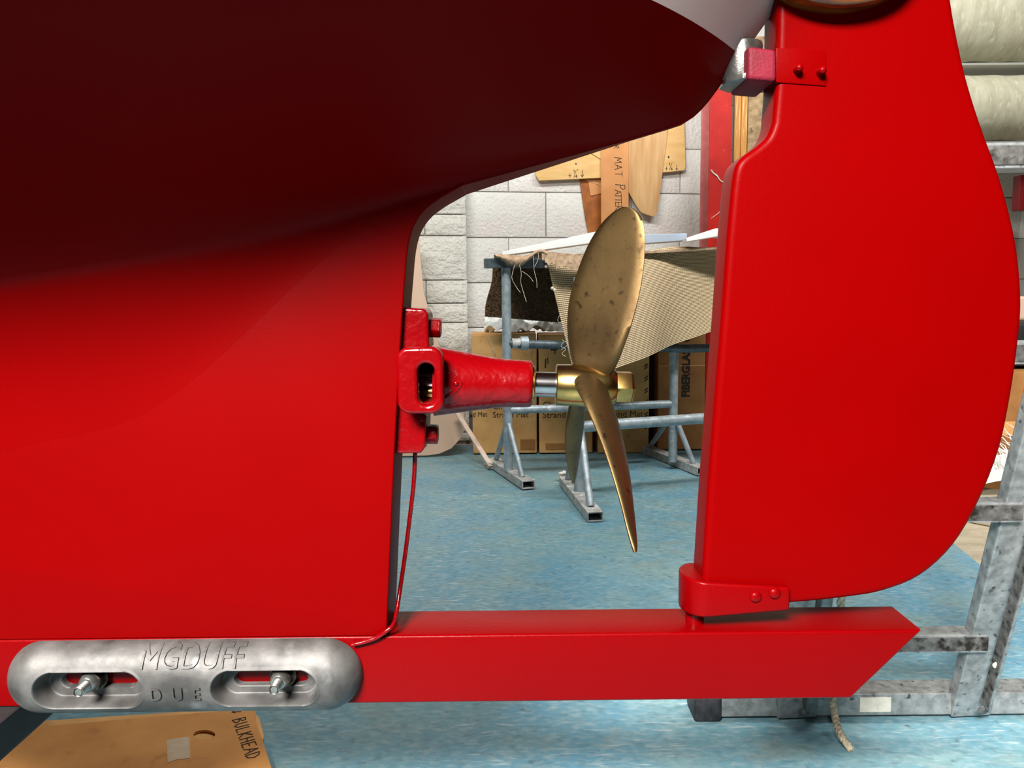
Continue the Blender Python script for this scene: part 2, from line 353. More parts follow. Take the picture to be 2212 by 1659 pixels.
def catmull(pts, n=8, closed=False):
    pts = [Vector(p) for p in pts]; out = []; m = len(pts)
    for i in range(m if closed else m - 1):
        if closed: a, b, c, d = pts[i - 1], pts[i], pts[(i + 1) % m], pts[(i + 2) % m]
        else: a, b, c, d = pts[max(i - 1, 0)], pts[i], pts[i + 1], pts[min(i + 2, m - 1)]
        for k in range(n):
            t = k / n
            out.append(0.5 * ((2 * b) + (c - a) * t + (2 * a - 5 * b + 4 * c - d) * t * t + (3 * b - a - 3 * c + d) * t ** 3))
    if not closed: out.append(pts[-1])
    return out
X_, Y_, Z_ = Vector((1, 0, 0)), Vector((0, 1, 0)), Vector((0, 0, 1))

# ------------------------------------------------------------------ room shell
def struct(mb, name, material, **k):
    o = mb.build(name, material, **k); o['kind'] = 'structure'; return o
struct(MB().box((0.5, 0, -0.05), (9, 11, 0.1)), 'floor', 'concrete')
WP0 = P(1010, 700, 3.93); WANG = math.radians(8.5)
WU = Vector((math.cos(WANG), math.sin(WANG), 0)); WN = Vector((math.sin(WANG), -math.cos(WANG), 0))   # along the wall; out of the wall
def WL(px, py, off=0.0): return on_plane(px, py, WP0 + WN * off, WN)
def wall_uv(p): return (p - WP0).dot(WU), p.z
def from_wall(u, z, off=0.0): q = WP0 + WU * u + WN * off; return Vector((q.x, q.y, z))
RW = Matrix((( WU.x, -WN.x, 0), (WU.y, -WN.y, 0), (0, 0, 1)))
wall = struct(MB().box(from_wall(0.6, 1.45, -0.064), (7.4, 0.12, 2.9), RW), 'wall_back', 'mortar')
struct(MB().box((-3.9, -0.4, 1.45), (0.1, 9.4, 2.9)), 'wall_left', 'wall_dark')
struct(MB().box((5.0, -0.2, 1.45), (0.1, 9.9, 2.9)), 'wall_right', 'wall_dark')
struct(MB().box((0.55, -5.2, 1.45), (9, 0.1, 2.9)), 'wall_front', 'wall_dark')
struct(MB().box((0.55, -0.1, 2.95), (9, 10.3, 0.1)), 'ceiling', 'ceiling_paint')
# painted concrete blocks of the back wall, in half bond
C = 0.2265; BW = 0.452
u1, z1 = wall_uv(WL(1178, 416)); bed = z1 - round(z1 / C) * C
ub0, _ = wall_uv(WL(1097, 370))
def block_mesh(wd, ht, dp, name, m, ang):
    mb = MB(); mb.box((0, 0, 0), (wd, dp, ht))
    bm = bmesh.new(); vs = [bm.verts.new(v) for v in mb.v]
    for f in mb.f: bm.faces.new([vs[i] for i in f])
    bmesh.ops.recalc_face_normals(bm, faces=bm.faces)
    fe = [e for e in bm.edges if all(v.co.y < 0 for v in e.verts)]
    bmesh.ops.bevel(bm, geom=fe, offset=0.004, segments=2, profile=0.5, affect='EDGES')
    me = bpy.data.meshes.new(name); bm.to_mesh(me); bm.free(); me.materials.append(MATS[m])
    me.polygons.foreach_set('use_smooth', [True] * len(me.polygons)); me.set_sharp_from_angle(angle=0.9); return me
BLOCK = block_mesh(BW - 0.004, C - 0.004, 0.02, 'block', 'block_paint', WANG)
def put_block(me, u, z, off, parent):
    o = bpy.data.objects.new('block', me); COL.objects.link(o); o.parent = parent
    p = from_wall(u, z, off) - ORG[parent.name]
    o.matrix_local = Matrix.Translation(p) @ RW.to_4x4(); return o
row0 = round((z1 - bed) / C)
for r in range(-1, 12):
    z = bed + (r + 0.5) * C
    if z < 0.05 or z > 2.8: continue
    u0 = u1 if (r - row0 + 1) % 2 == 0 else ub0
    for c in range(-5, 9):
        u = u0 + (c + 0.5) * BW
        if -1.2 < u < 3.5: put_block(BLOCK, u + random.uniform(-.002, .002), z, 0.0 + random.uniform(-.0015, .0015), wall)
# projecting pier of rough blocks on the left
PD = 0.10
pu1 = wall_uv(WL(1010, 600, PD))[0]
pier = struct(MB().box(from_wall(pu1 - 0.62, 1.45, PD / 2 - 0.012), (1.2, PD, 2.9), RW), 'wall_pier', 'mortar')
zs = [wall_uv(WL(970, y, PD))[1] for y in (180, 275, 370, 463, 509, 605, 655, 697, 790, 838, 935)]
zs.append(0.02)
for k in range(len(zs) - 1):
    hgt = zs[k] - zs[k + 1]
    wd = 0.40 if hgt > 0.15 else 0.205
    if hgt < 0.03: continue
    me = block_mesh(wd - 0.005, hgt - 0.005, 0.02, 'pier_block', 'block_rough', WANG)
    for c in range(2 if wd > .3 else 4):
        put_block(me, pu1 - wd * (c + 0.5), (zs[k] + zs[k + 1]) / 2, PD - 0.006 + random.uniform(-.002, .002), pier)

# ------------------------------------------------------------------ blue sheet over the floor
def sheet_z(x, y):
    z = 0.004 + 0.0022 * math.sin(3.1 * x + 1.7 * y) * math.sin(2.3 * y - 1.1 * x) + 0.0012 * math.sin(9 * x + 5 * y + 2 * math.sin(3 * y))
    for (a, b), hgt, wdt in SEAMS:
        d = Vector((b.x - a.x, b.y - a.y)); L2 = d.length; d /= L2; t = (x - a.x) * d.x + (y - a.y) * d.y
        if -0.05 < t < L2 + 0.05:
            s = abs((x - a.x) * d.y - (y - a.y) * d.x); z += hgt * math.exp(-(s / wdt) ** 2) * min(1, max(0, (t + .05) / .1)) * min(1, max(0, (L2 + .05 - t) / .1))
    return max(z, 0.0012)
SEAMS = [((F(1012, 985), F(1040, 1320)), 0.006, 0.012), ((F(1400, 1210), F(1480, 1330)), 0.005, 0.01), ((F(890, 1060), F(1210, 1085)), 0.006, 0.02),
         ((F(1040, 1180), F(1330, 1330)), 0.004, 0.015), ((F(1060, 1540), F(1070, 1659)), 0.006, 0.012), ((F(1300, 1010), F(1560, 1130)), 0.006, 0.02), ((F(870, 1120), F(1000, 1300)), 0.004, 0.012)]
e1, e2 = F(2063, 1178), F(2190, 1286)
def sheet_fn(u, v):
    y = -4.9 + 4.9 * (v / 0.25) if v < 0.25 else 3.95 * (v - 0.25) / 0.75  # unseen stretch behind the camera, added to cut red bounce onto the hull
    xr = e1.x + (y - e1.y) * (e2.x - e1.x) / (e2.y - e1.y) if y < 2.6 else e1.x + (2.6 - e1.y) * (e2.x - e1.x) / (e2.y - e1.y)
    xr = min(xr, 2.6)
    x = -2.2 + (xr + 2.2) * u
    return (x, min(y, 3.83 + x * 0.14), sheet_z(x, y))
tag(MB().grid(sheet_fn, 170, 200, (0, 0, -0.001)).build('groundsheet', 'blue_sheet', smooth=60), 'large scuffed blue plastic sheet covering the workshop floor', 'groundsheet')

# ------------------------------------------------------------------ the boat
YN, YF, YC = 0.70, 0.76, 0.73
boat = thing('sailing_boat', (0.0, YC, P(1106, 1517, YN).z), 'red boat stern with bronze propeller, rudder and keel shoe', 'boat')
# --- hull
K, A_, Wt, T_ = P(1500, 262, YC), P(1000, 412, YC), P(1592, 122, YC), P(1690, 0, YC)
m_ = (K.z - A_.z) / (K.x - A_.x); q_ = (T_.x - K.x) / (T_.z - K.z)
zw = Wt.z; XW = K.x + (zw - K.z) * q_
KR = 0.017
def zk(x):
    if x > A_.x:
        l1, l2 = A_.z + (x - A_.x) * m_, K.z + (x - K.x) / q_
        h = max(KR - abs(l1 - l2), 0) / KR
        return max(l1, l2) + h * h * KR / 4
    return A_.z - m_ * 0.6 * (1 - math.exp(-(A_.x - x) / 0.6))
wl = F(1408, 0, zw); LL = 0.25
BWL = (YC - wl.y) / (1 - math.exp(-(K.x + (zw - K.z) * q_ - wl.x) / LL))
ZTOP = 2.0  # topsides carried up out of view to keep the front lamp off the wall
def half(x, z):
    wlx = BWL * (1 - math.exp(-max(0.0, XW - x) / LL))
    if z < zw and x < XW:
        z0 = zk(x)
        t = (z - z0) / max(zw - z0, 1e-4)
        b = wlx * (t ** 0.88 if t > 0 else 0.3 * t)
    else:
        d = XW + (z - zw) * q_ - x
        b = (BWL * (1 + 0.25 * (z - zw))) * (1 - math.exp(-d / LL)) if d > 0 else 0.0
    return b * (1 if x > -1.6 else max(0.02, math.cos((-1.6 - x) / 2.2 * math.pi / 2)) ** 0.8)
XE = P(905, 470, YN).x
XD = P(985, 420, YN).x
def haft(x): return 0.0301 if x < XD else max(0.003, 0.0301 - 0.0271 * (x - XD) / 0.16)
def kfil(x):
    t = min(1, max(0, (XE + .01 - x) / 0.30)); t = t * t * (3 - 2 * t)
    return haft(x) * (1 - t) + 0.11 * t
def halfs(x, z):
    a = haft(x)
    b = half(x, z); k = kfil(x)
    h = max(k - abs(a - b), 0) / k
    return max(a, b) + h * h * k / 4
def zstart(x):
    if x >= K.x: return zk(x)
    wlx = BWL * (1 - math.exp(-max(0.0, XW - x) / LL)); e = haft(x) - kfil(x)
    return zk(x) + (zw - zk(x)) * e / (0.3 * wlx)
def section(x, z0, z1, n):
    zz = np.linspace(0, 1, 260) ** 1.6 * (z1 - z0) + z0
    ww = np.array([halfs(x, z) for z in zz])
    if x >= K.x: ww = np.array([max(0.002, half(x, z)) for z in zz])
    s = np.concatenate([[0], np.cumsum(np.hypot(np.diff(zz), np.diff(ww)))])
    t = np.linspace(0, s[-1], n + 1)
    return list(zip(np.interp(t, s, ww), np.interp(t, s, zz)))
def hull_strip(name, material, xs, rng_fn, n, closed_bottom):
    mb = MB(); rows = []
    for x in xs:
        z0, z1 = rng_fn(x); sec = section(x, z0, z1, n)
        near = [(x, YC - a, z) for a, z in sec]; far = [(x, YC + a, z) for a, z in sec]
        rows.append((near, far))
    def add(get):
        b = len(mb.v); m = len(get(rows[0]))
        for r in rows: mb.v += [Vector(p) for p in get(r)]
        for i in range(len(rows) - 1):
            for j in range(m - 1): mb.f.append((b + i * m + j, b + i * m + j + 1, b + (i + 1) * m + j + 1, b + (i + 1) * m + j))
    if closed_bottom: add(lambda r: r[0][::-1] + r[1])
    else: add(lambda r: r[0]); add(lambda r: r[1])
    if not closed_bottom:                                     # unseen deck cap, added to block light from above
        b = len(mb.v)
        for nr, fr in rows: mb.v += [Vector(nr[-1]), Vector(fr[-1])]
        for i in range(len(rows) - 1): mb.f.append((b + 2 * i, b + 2 * i + 1, b + 2 * i + 3, b + 2 * i + 2))
    return mb.build(name, material, boat, smooth=50, recalc=True)
xl = list(np.linspace(-3.7, -0.9, 24)) + list(np.linspace(-0.88, K.x, 90))
hull_strip('hull_bottom', 'red_hull', xl + list(np.linspace(K.x, XW, 8))[1:], lambda x: (min(zstart(x), zw - 1e-4), zw), 80, True)['label'] = 'dark red painted underside of the hull'
xe = K.x + (ZTOP - K.z) * q_
hull_strip('topside', 'gelcoat', xl + list(np.linspace(K.x, XW, 8))[1:] + list(np.linspace(XW, xe - .002, 30))[1:], lambda x: (max(zw, zstart(x)), ZTOP), 20, False)['label'] = 'off white topside above the painted waterline'
# --- deadwood
dw = [(835, 1368), (843, 1180), (851, 1000), (860, 830), (869, 680), (876, 590), (880, 545), (887, 508), (900, 477), (920, 452), (948, 431), (975, 415), (1000, 401), (1000, 380)]
pts = [P(x, y, YN) for x, y in dw]
pts = catmull(pts[:-1], 5) + pts[-1:]
bz = P(1106, 1371, YN).z
pts[0].z = bz
left = Vector((-1.7, YN, bz)); lt = Vector((-1.7, YN, zk(-1.7) + 0.03))
mid = [Vector((x, YN, zk(x) + 0.03)) for x in (-0.12, -0.25, -0.5, -0.9, -1.3)]
MB().prism(pts[:-1] + [Vector((pts[-2].x, YN, zk(pts[-2].x) + 0.02))] + mid + [lt, left], (0, YF - YN, 0)).build('deadwood', 'red_paint', boat, smooth=40, bevel=0.005, seg=3)
# --- keel shoe
zb = P(1106, 1517, YN).z
tip_t, tip_b = P(1993, 1366, YN), P(1838, 1511, YN)
shoe = MB().prism([Vector((-1.7, YN, bz)), Vector((tip_t.x, YN, bz)), Vector((tip_b.x, YN, zb)), Vector((-1.7, YN, zb))], (0, YF - YN, 0)).build('keel_shoe', 'red_gloss_edge', boat, smooth=40, bevel=0.003, seg=3)
# --- rudder
RY, RT = 0.705, 0.042
ro = [(1683, -120), (1681, 60), (1678, 190), (1672, 262), (1660, 293), (1636, 316), (1606, 338), (1590, 362), (1582, 410), (1572, 520), (1560, 690), (1546, 860), (1531, 1050), (1518, 1250), (1520, 1318),
      (1620, 1311), (1735, 1303), (1830, 1293), (1910, 1279), (1990, 1246), (2062, 1180), (2118, 1085), (2163, 970), (2190, 840), (2207, 710), (2210, 640), (2204, 560), (2190, 480), (2163, 380), (2125, 275), (2095, 180), (2074, 90), (2058, 0), (2044, -120)]
rp = [P(x, y, RY) for x, y in ro]
rp = catmull(rp[3:9], 5) [:-1] + rp[8:15] + catmull(rp[15:], 4) + rp[:3]
rud = MB().prism(rp, (0, RT, 0)).build('rudder', 'red_rudder', boat, smooth=45, bevel=0.007, seg=4, bev_ang=50)
# heel strap round the rudder foot
hx0, hx1 = P(1478, 1290, RY).x, P(1700, 1290, RY).x
hz0, hz1 = P(1500, 1331, RY).z, P(1500, 1250, RY).z
ya, yb = RY - 0.008, RY + RT + 0.008; rr = (yb - ya) / 2; yc = (ya + yb) / 2
plan = [(hx1, ya), (hx1, yb)] + [(hx0 + rr * 0.75 - rr * 0.75 * math.cos(t), yc + rr * math.sin(t)) for t in np.linspace(math.pi / 2, -math.pi / 2, 13)]
hb = MB(); n = len(plan)
slope = (P(1695, 1312, RY).z - hz0) / (hx1 - hx0); slt = (P(1695, 1263, RY).z - hz1) / (hx1 - hx0)
hb.add([(x, y, hz0 + slope * (x - hx0)) for x, y in plan] + [(x, y, hz1 + slt * (x - hx0)) for x, y in plan],
       [tuple(range(n))[::-1], tuple(range(n, 2 * n))] + [(i, (i + 1) % n, n + (i + 1) % n, n + i) for i in range(n)])
heel = hb.build('heel_fitting', 'red_gloss_edge', rud, smooth=45, bevel=0.003, seg=3)
for x, y in ((1632, 1289), (1673, 1281)):
    p = P(x, y, ya); MB().lathe(p + Y_ * .004, -Y_, [(0, .0058), (.005, .0056), (.0066, .004), (.0074, .001)], 16).build('bolt', 'red_gloss_edge', rud, smooth=60)
p = P(1500, 1335, yc); MB().lathe((p.x, yc, bz - 0.002), Z_, [(0, .009), (hz0 - bz + .01, .009)], 18).build('heel_pin', 'red_gloss', rud, smooth=40)
# upper pintle strap, gudgeon and bolts
MB().prism([P(x, y, RY - .0015) for x, y in ((1676, 102), (1786, 108), (1786, 186), (1676, 178))], (0, 0.02, 0)).build('pintle_strap', 'red_rudder', rud, smooth=40, bevel=0.0015)
for x, y in ((1721, 151), (1771, 156)):
    p = P(x, y, RY - .0015); MB().lathe(p + Y_ * .002, -Y_, [(0, .0036), (.0085, .0035), (.0105, .0026), (.0112, .0008)], 14).build('bolt', 'red_gloss_edge', rud, smooth=60)
o = MB().prism([P(x, y, RY - .006) for x, y in ((1616, 98), (1678, 107), (1678, 176), (1616, 171))], (0, 0.056, 0)).build('pintle_block', 'pintle_pink', rud, smooth=40, bevel=0.004, seg=3); o['label'] = 'pink block of the upper pintle'
gp = P(1600, 145, YC); zt, zbm = P(1600, 96, YC).z, P(1600, 176, YC).z
gud = MB().lathe((gp.x, YC, zbm), Z_, [(0, .019), (zt - zbm, .019)], 24).build('gudgeon', 'stainless', boat, smooth=40, bevel=0.002); gud['label'] = 'polished steel rudder gudgeon'
px0, px1 = P(1560, 186, YC).x, P(1676, 180, YC).x
plate = [(px0, YC - .012), (px0 + .012, YC - .024), (px1, YC - .026), (px1, YC + .026), (px0 + .012, YC + .024), (px0, YC + .012)]
MB().prism([(x, y, zbm - .004) for x, y in plate], (0, 0, .005)).build('gudgeon_plate', 'stainless', gud, smooth=40, bevel=0.001)
# varnished cheek at the rudder head
el = [P(1825 + 168 * math.cos(t), -88 + 98 * math.sin(t), 0.682) for t in np.linspace(0, 2 * math.pi, 41)[:-1]]
o = MB().prism(el, (0, 0.028, 0)).build('rudder_cheek', 'varnish', rud, smooth=45, bevel=0.009, seg=4); o['label'] = 'rounded varnished wooden cheek on the rudder head'

# --- stern bearing housing
ax0, ax1 = P(865, 821, YC), P(1148, 829.5, YC); AX = (ax1 - ax0).normalized()
def axp(px): return ax0 + AX * ((px - 865) / 1660 * YC / AX.x)
def rp_(px): return px / 1660 * YC
fl = [(880, 664), (916, 667), (925, 678), (926, 735), (928, 752), (884, 760), (884, 884), (921, 898), (918, 968), (908, 980), (858, 981), (862, 830)]
fpts = [P(x, y, 0.708) for x, y in fl]; fpts[-1].x -= 0.01; fpts[0].x -= 0.008; fpts[-2].x -= 0.006
hs = MB().prism(fpts, (0, 0.044, 0)).build('bearing_flange', 'red_gloss', boat, smooth=50, bevel=0.006, seg=4)
prof = [(P(x, 820, YC).x - ax0.x, rp_(r)) for x, r in ((941, 76), (943, 75.5), (1000, 66), (1060, 56), (1090, 52.5), (1140, 51), (1147, 50), (1150, 46), (1150, 34))]
MB().lathe(ax0, AX, prof, 48).build('bearing_tube', 'red_gloss', hs, smooth=50)
# water scoop box with its slot
def rrect(x0, x1, y0, y1, r, n=6):
    out = []
    for cx, cy, a in ((x1 - r, y1 - r, 0), (x0 + r, y1 - r, 90), (x0 + r, y0 + r, 180), (x1 - r, y0 + r, 270)):
        out += [(cx + r * math.cos(math.radians(a + 90 * k / n)), cy + r * math.sin(math.radians(a + 90 * k / n))) for k in range(n + 1)]
    return out
yb0 = 0.678
c0, c1 = P(866, 888, yb0), P(949, 757, yb0); s0, s1 = P(903, 876, yb0), P(938, 785, yb0)
Mxz = Matrix(((1, 0, 0, 0), (0, 0, 1, yb0 + 0.036), (0, 1, 0, 0), (0, 0, 0, 1)))
curve_prism('scoop_box', [rrect(c0.x, c1.x, c0.z, c1.z, .008), rrect(s0.x - .003, s1.x + .003, s0.z - .003, s1.z + .003, (s1.x - s0.x) / 2 + .0026)], Mxz @ Matrix.Translation((0, 0, -0.028)), 0.010, 'red_gloss', hs, bevel=0.003)
curve_prism('scoop_wall', [rrect(c0.x + .001, c1.x - .001, c0.z + .001, c1.z - .001, .008), rrect(c0.x + .006, c1.x - .006, c0.z + .006, c1.z - .006, .006)], Mxz @ Matrix.Translation((0, 0, 0.004)), 0.058, 'red_gloss', hs)
MB().box(((s0.x + s1.x) / 2, yb0 + 0.064, (s0.z + s1.z) / 2), (0.03, 0.01, 0.05)).build('scoop_back', 'black', hs)  # black plate closes the hole and paints the cavity's shade
bt = MB(); bt.lathe(axp(943), AX, [(0, .0185), (.012, .0185), (.012, .0125), (0, .0125), (0, .0185)], 32, cap=False); bt.build('bearing_sleeve', 'bright_brass', hs, smooth=40)
lo = P(921, 862, .735); MB().lathe((lo.x - .012, .725, s0.z + .006), X_, [(0, .009), (.024, .009)], 20).build('brass_lip', 'bright_brass', hs, smooth=40)
for x, y in ((924, 707), (918, 937)):
    p = P(x, y, 0.726)
    b = MB().lathe(p - X_ * .004, AX, [(0, .0128), (.006, .0128), (.006, .0096), (.0158, .0096), (.0168, .0085)], 6, phase=0.25).build('bolt', 'red_gloss', hs, smooth=30, bevel=0.0008)
# grease boss on the front of the tube
gy = YC - rp_(68)
tear = catmull([P(x, y, gy) for x, y in ((958, 798), (978, 806), (992, 818), (999, 828), (992, 842), (975, 856), (956, 868))], 5) + [P(948, 868, gy), P(948, 798, gy)]
MB().prism(tear, (0, 0.03, 0)).build('grease_boss', 'red_gloss', hs, smooth=50, bevel=0.0025, seg=3)
p = P(985, 828, gy); MB().lathe(p + Y_ * .001, -Y_, [(0, .0026), (.0015, .0026), (.003, .0012)], 12).build('grease_screw', 'red_gloss', hs, smooth=60)
# --- shaft, bearing collar
MB().lathe(axp(880), AX, [(0, rp_(27)), (rp_(340), rp_(27))], 40).build('propeller_shaft', 'steel', boat, smooth=40)['label'] = 'bare polished steel propeller shaft'
MB().lathe(axp(1146), AX, [(0, rp_(40)), (rp_(8), rp_(40)), (rp_(11), rp_(37)), (rp_(11), rp_(28.5))], 40).build('bearing_collar', 'bright_brass', boat, smooth=40)['label'] = 'brass bearing collar round the shaft'
# --- propeller
hub = MB().lathe(axp(1202), AX, [(0, rp_(29)), (0, rp_(43)), (rp_(2), rp_(45)), (rp_(60), rp_(46)), (rp_(110), rp_(43)), (rp_(128), rp_(38)), (rp_(130), rp_(35)), (rp_(130), rp_(8))], 48).build('propeller_hub', 'bright_brass', boat, smooth=50)
hub['label'] = 'bronze propeller hub'
MB().lathe(axp(1331), AX, [(0, rp_(33)), (rp_(1.5), rp_(37)), (rp_(34), rp_(37)), (rp_(39), rp_(32)), (rp_(39), rp_(5))], 6, phase=0.0).build('propeller_nut', 'bright_brass', hub, smooth=30, bevel=0.001)
def blade(st, th0, nsub=7, nc=14):
    """stations of (left edge px,py, right edge px,py, depth left, depth right) from root to tip"""
    Ls = catmull([P(a, b, yl) for a, b, c, d, yl, yr in st], nsub); Rs = catmull([P(c, d, yr) for a, b, c, d, yl, yr in st], nsub)
    rings = []
    for i, (l, r) in enumerate(zip(Ls, Rs)):
        t = i / (len(Ls) - 1); ch = r - l
        rad = (Ls[min(i + 1, len(Ls) - 1)] + Rs[min(i + 1, len(Ls) - 1)] - Ls[max(i - 1, 0)] - Rs[max(i - 1, 0)]).normalized()
        nrm = ch.cross(rad).normalized() if ch.length > 1e-6 else Y_
        th = th0 * (1 - 0.78 * t); camb = ch.length * 0.05
        ring = []
        for k in range(nc):
            f = k / (nc - 1); ring.append(l + ch * f + nrm * (th * (0.10 + 0.9 * math.sqrt(max(0, 4 * f * (1 - f)))) * .5 - camb * 4 * f * (1 - f)))
        for k in range(nc - 1, -1, -1):
            f = k / (nc - 1); ring.append(l + ch * f - nrm * (th * (0.10 + 0.9 * math.sqrt(max(0, 4 * f * (1 - f)))) * .5 + camb * 4 * f * (1 - f)))
        rings.append(ring)
    mb = MB(); m = 2 * nc
    for r in rings: mb.v += r
    for i in range(len(rings) - 1):
        for k in range(m): mb.f.append((i * m + k, i * m + (k + 1) % m, (i + 1) * m + (k + 1) % m, (i + 1) * m + k))
    mb.f.append(tuple(range(m))[::-1]); mb.f.append(tuple(range((len(rings) - 1) * m, len(rings) * m)))
    return mb.build('blade', 'bronze', hub, smooth=70)
blade([(1252, 812, 1318, 815, .735, .722), (1238, 785, 1331, 790, .740, .712), (1231, 755, 1345, 755, .748, .706), (1226, 700, 1364, 700, .752, .704), (1232, 640, 1381, 635, .752, .706), (1250, 580, 1391, 570, .750, .709),
       (1273, 525, 1393, 510, .746, .713), (1300, 483, 1388, 478, .742, .718), (1325, 458, 1379, 460, .737, .722), (1344, 447, 1366, 449, .733, .726)], 0.017)
blade([(1240, 822, 1290, 822, .712, .722), (1246, 840, 1308, 838, .700, .716), (1262, 870, 1320, 872, .682, .708), (1283, 915, 1333, 915, .665, .700), (1304, 968, 1346, 968, .648, .684), (1324, 1028, 1357, 1028, .632, .664), (1341, 1086, 1364, 1086, .618, .643),
       (1354, 1138, 1370, 1138, .606, .622), (1365, 1178, 1374, 1176, .599, .606), (1370, 1193, 1373, 1193, .597, .600)], 0.014)
blade([(1232, 850, 1268, 850, .738, .745), (1228, 885, 1264, 885, .757, .768), (1222, 925, 1260, 925, .775, .795), (1221, 965, 1254, 965, .795, .818), (1226, 1005, 1248, 1005, .818, .838), (1232, 1030, 1243, 1030, .834, .846), (1237, 1044, 1239, 1044, .846, .850)], 0.012)

# --- anode
AR = (P(400, 1380, YN).z - P(400, 1531, YN).z) / 2; zc_ = (P(400, 1380, YN).z + P(400, 1531, YN).z) / 2
xa0, xa1 = P(24, 1455, YN).x, P(784, 1450, YN).x; AH = 0.026
def slot_sd(x, z, x0, x1, zc, r):           # distance to a stadium (negative inside)
    cx = min(max(x, x0 + r), x1 - r); return math.hypot(x - cx, z - zc) - r
def stadium(a, b, c, d, Y): p0, p1 = P(a, (c + d) / 2, Y), P(b, (c + d) / 2, Y); return p0.x, p1.x, (p0.z + p1.z) / 2, (P(a, c, Y).z - P(a, d, Y).z) / 2
POCK = [stadium(80, 318, 1444, 1527, YN - .018), stadium(461, 692, 1440, 1521, YN - .018)]
SLOT = [stadium(140, 300, 1451, 1479, YN - .002), stadium(510, 667, 1447, 1475, YN - .002)]
sm = lambda t: (lambda c: c * c * (3 - 2 * c))(min(1, max(0, t)))
def anode_h(x, z):
    d = -slot_sd(x, z, xa0, xa1, zc_, AR)
    if d <= 0: return 0.0
    t = 1 - min(1, d / AR); hgt = AH * (1 - t ** 2.6) ** 0.62
    for pk, sl in zip(POCK, SLOT):
        e = slot_sd(x, z, *pk)
        wall_ = sm((e + 0.0055) / 0.0055)
        rim = 0.0007 * math.exp(-(e / 0.0015) ** 2)
        hgt = (0.0055 * (1 - wall_) + hgt * wall_ + rim) if e < 0.004 else hgt
        f = slot_sd(x, z, *sl)
        if f < 0.0006: hgt = hgt * sm((f + 0.0006) / 0.0012) - 0.0012 * (1 - sm((f + 0.0006) / 0.0012))
    return hgt
def anode_fn(u, v):
    x = xa0 + (xa1 - xa0) * u; cx = min(max(x, xa0 + AR), xa1 - AR); hv = math.sqrt(max(AR * AR - (x - cx) ** 2, 1e-10))
    z = zc_ + hv * math.sin((v - .5) * math.pi) if False else zc_ + hv * (2 * v - 1)
    return (x, YN - 0.0008 - anode_h(x, z), z)
nu = 460
us = [(0.5 - 0.5 * math.cos(math.pi * k / 40)) * 0.05 for k in range(41)]
an = MB().grid(anode_fn, nu, 110)
anode = an.build('hull_anode', 'zinc', boat, smooth=75); anode['label'] = 'grey cast zinc anode with two slotted pockets'
emb = lambda q: Vector((q.x, YN - 0.0008 - anode_h(q.x, q.z) - 0.0010 + (q.y - (YN - .03)), q.z))
def atext(s, x0, x1, y0, y1, sx):
    p = P(x0, y1, YN - .02); hgt = P(x0, y0, YN - .02).z - p.z
    text('cast_lettering', s, (p.x, YN - .03, p.z), X_, Z_, hgt / 0.7, 'zinc', anode, 0.0016, 0.0, sx, fn=emb)
atext('MGDUFF', 303, 505, 1402, 1440, 1.02)
atext('D  U  E', 332, 440, 1478, 1505, 0.88)
for (x, y) in ((206, 1462), (612, 1457)):
    p = P(x, y, YN - .006); p.y = YN
    st = MB().lathe(p + Y_ * .001, -Y_, [(0, .0042), (.034, .0042), (.036, .0030)], 16)
    so = st.build('stud', 'stainless', anode, smooth=40)
    th = MB()
    for k in range(7): th.lathe(p - Y_ * (.0225 + k * .0019), -Y_, [(0, .0042), (.0008, .0050), (.0016, .0042)], 16, cap=False)
    th.build('stud_thread', 'stainless', anode, smooth=60)
    MB().lathe(p - Y_ * .0055, -Y_, [(0, .0125), (.0018, .0125)], 24).build('washer', 'dark_nut', anode, smooth=30)
    MB().lathe(p - Y_ * .0073, -Y_, [(0, .0108), (.0085, .0108), (.0095, .0092)], 6, phase=0.3).build('nut', 'dark_nut', anode, smooth=30, bevel=0.0006)
    MB().lathe(p - Y_ * .0165, -Y_, [(0, .0088), (.0045, .0080), (.0062, .0062)], 20).build('nut_collar', 'stainless', anode, smooth=40)
# --- bonding wire
wp = [(897, 972, .730), (894, 1040, .732), (885, 1120, .732), (875, 1200, .730), (864, 1275, .724), (856, 1325, .712), (850, 1348, .700), (836, 1362, .6955), (812, 1378, .6955), (785, 1387, .6955), (760, 1393, .6955)]
MB().tube(catmull([P(*q) for q in wp], 6), 0.0021, 10).build('bonding_wire', 'red_gloss', boat, smooth=60)
# --- dark stand the keel rests on
st = thing('keel_stand', (-0.62, YC, 0), 'black stand holding up the red keel at the left edge', 'stand')
k1, k2, k3 = P(42, 1540, YN), P(42, 1602, YN), P(-40, 1680, YN)
o = MB().prism([Vector((-0.80, 0.66, zb - .0005)), Vector((k1.x, 0.66, zb - .0005)), Vector((k1.x, 0.66, k2.z)), Vector((k3.x, 0.66, k3.z)), Vector((-0.72, 0.66, k3.z)), Vector((-0.80, 0.66, k2.z))], (0, 0.14, 0)).build('pad', 'black', st, bevel=0.003)
MB().box((-0.62, YC, k3.z / 2), (0.10, 0.10, k3.z)).build('post', 'black', st, bevel=0.003)
MB().box((-0.62, YC, 0.012), (0.3, 0.3, 0.012)).build('foot_plate', 'black', st, bevel=0.003)

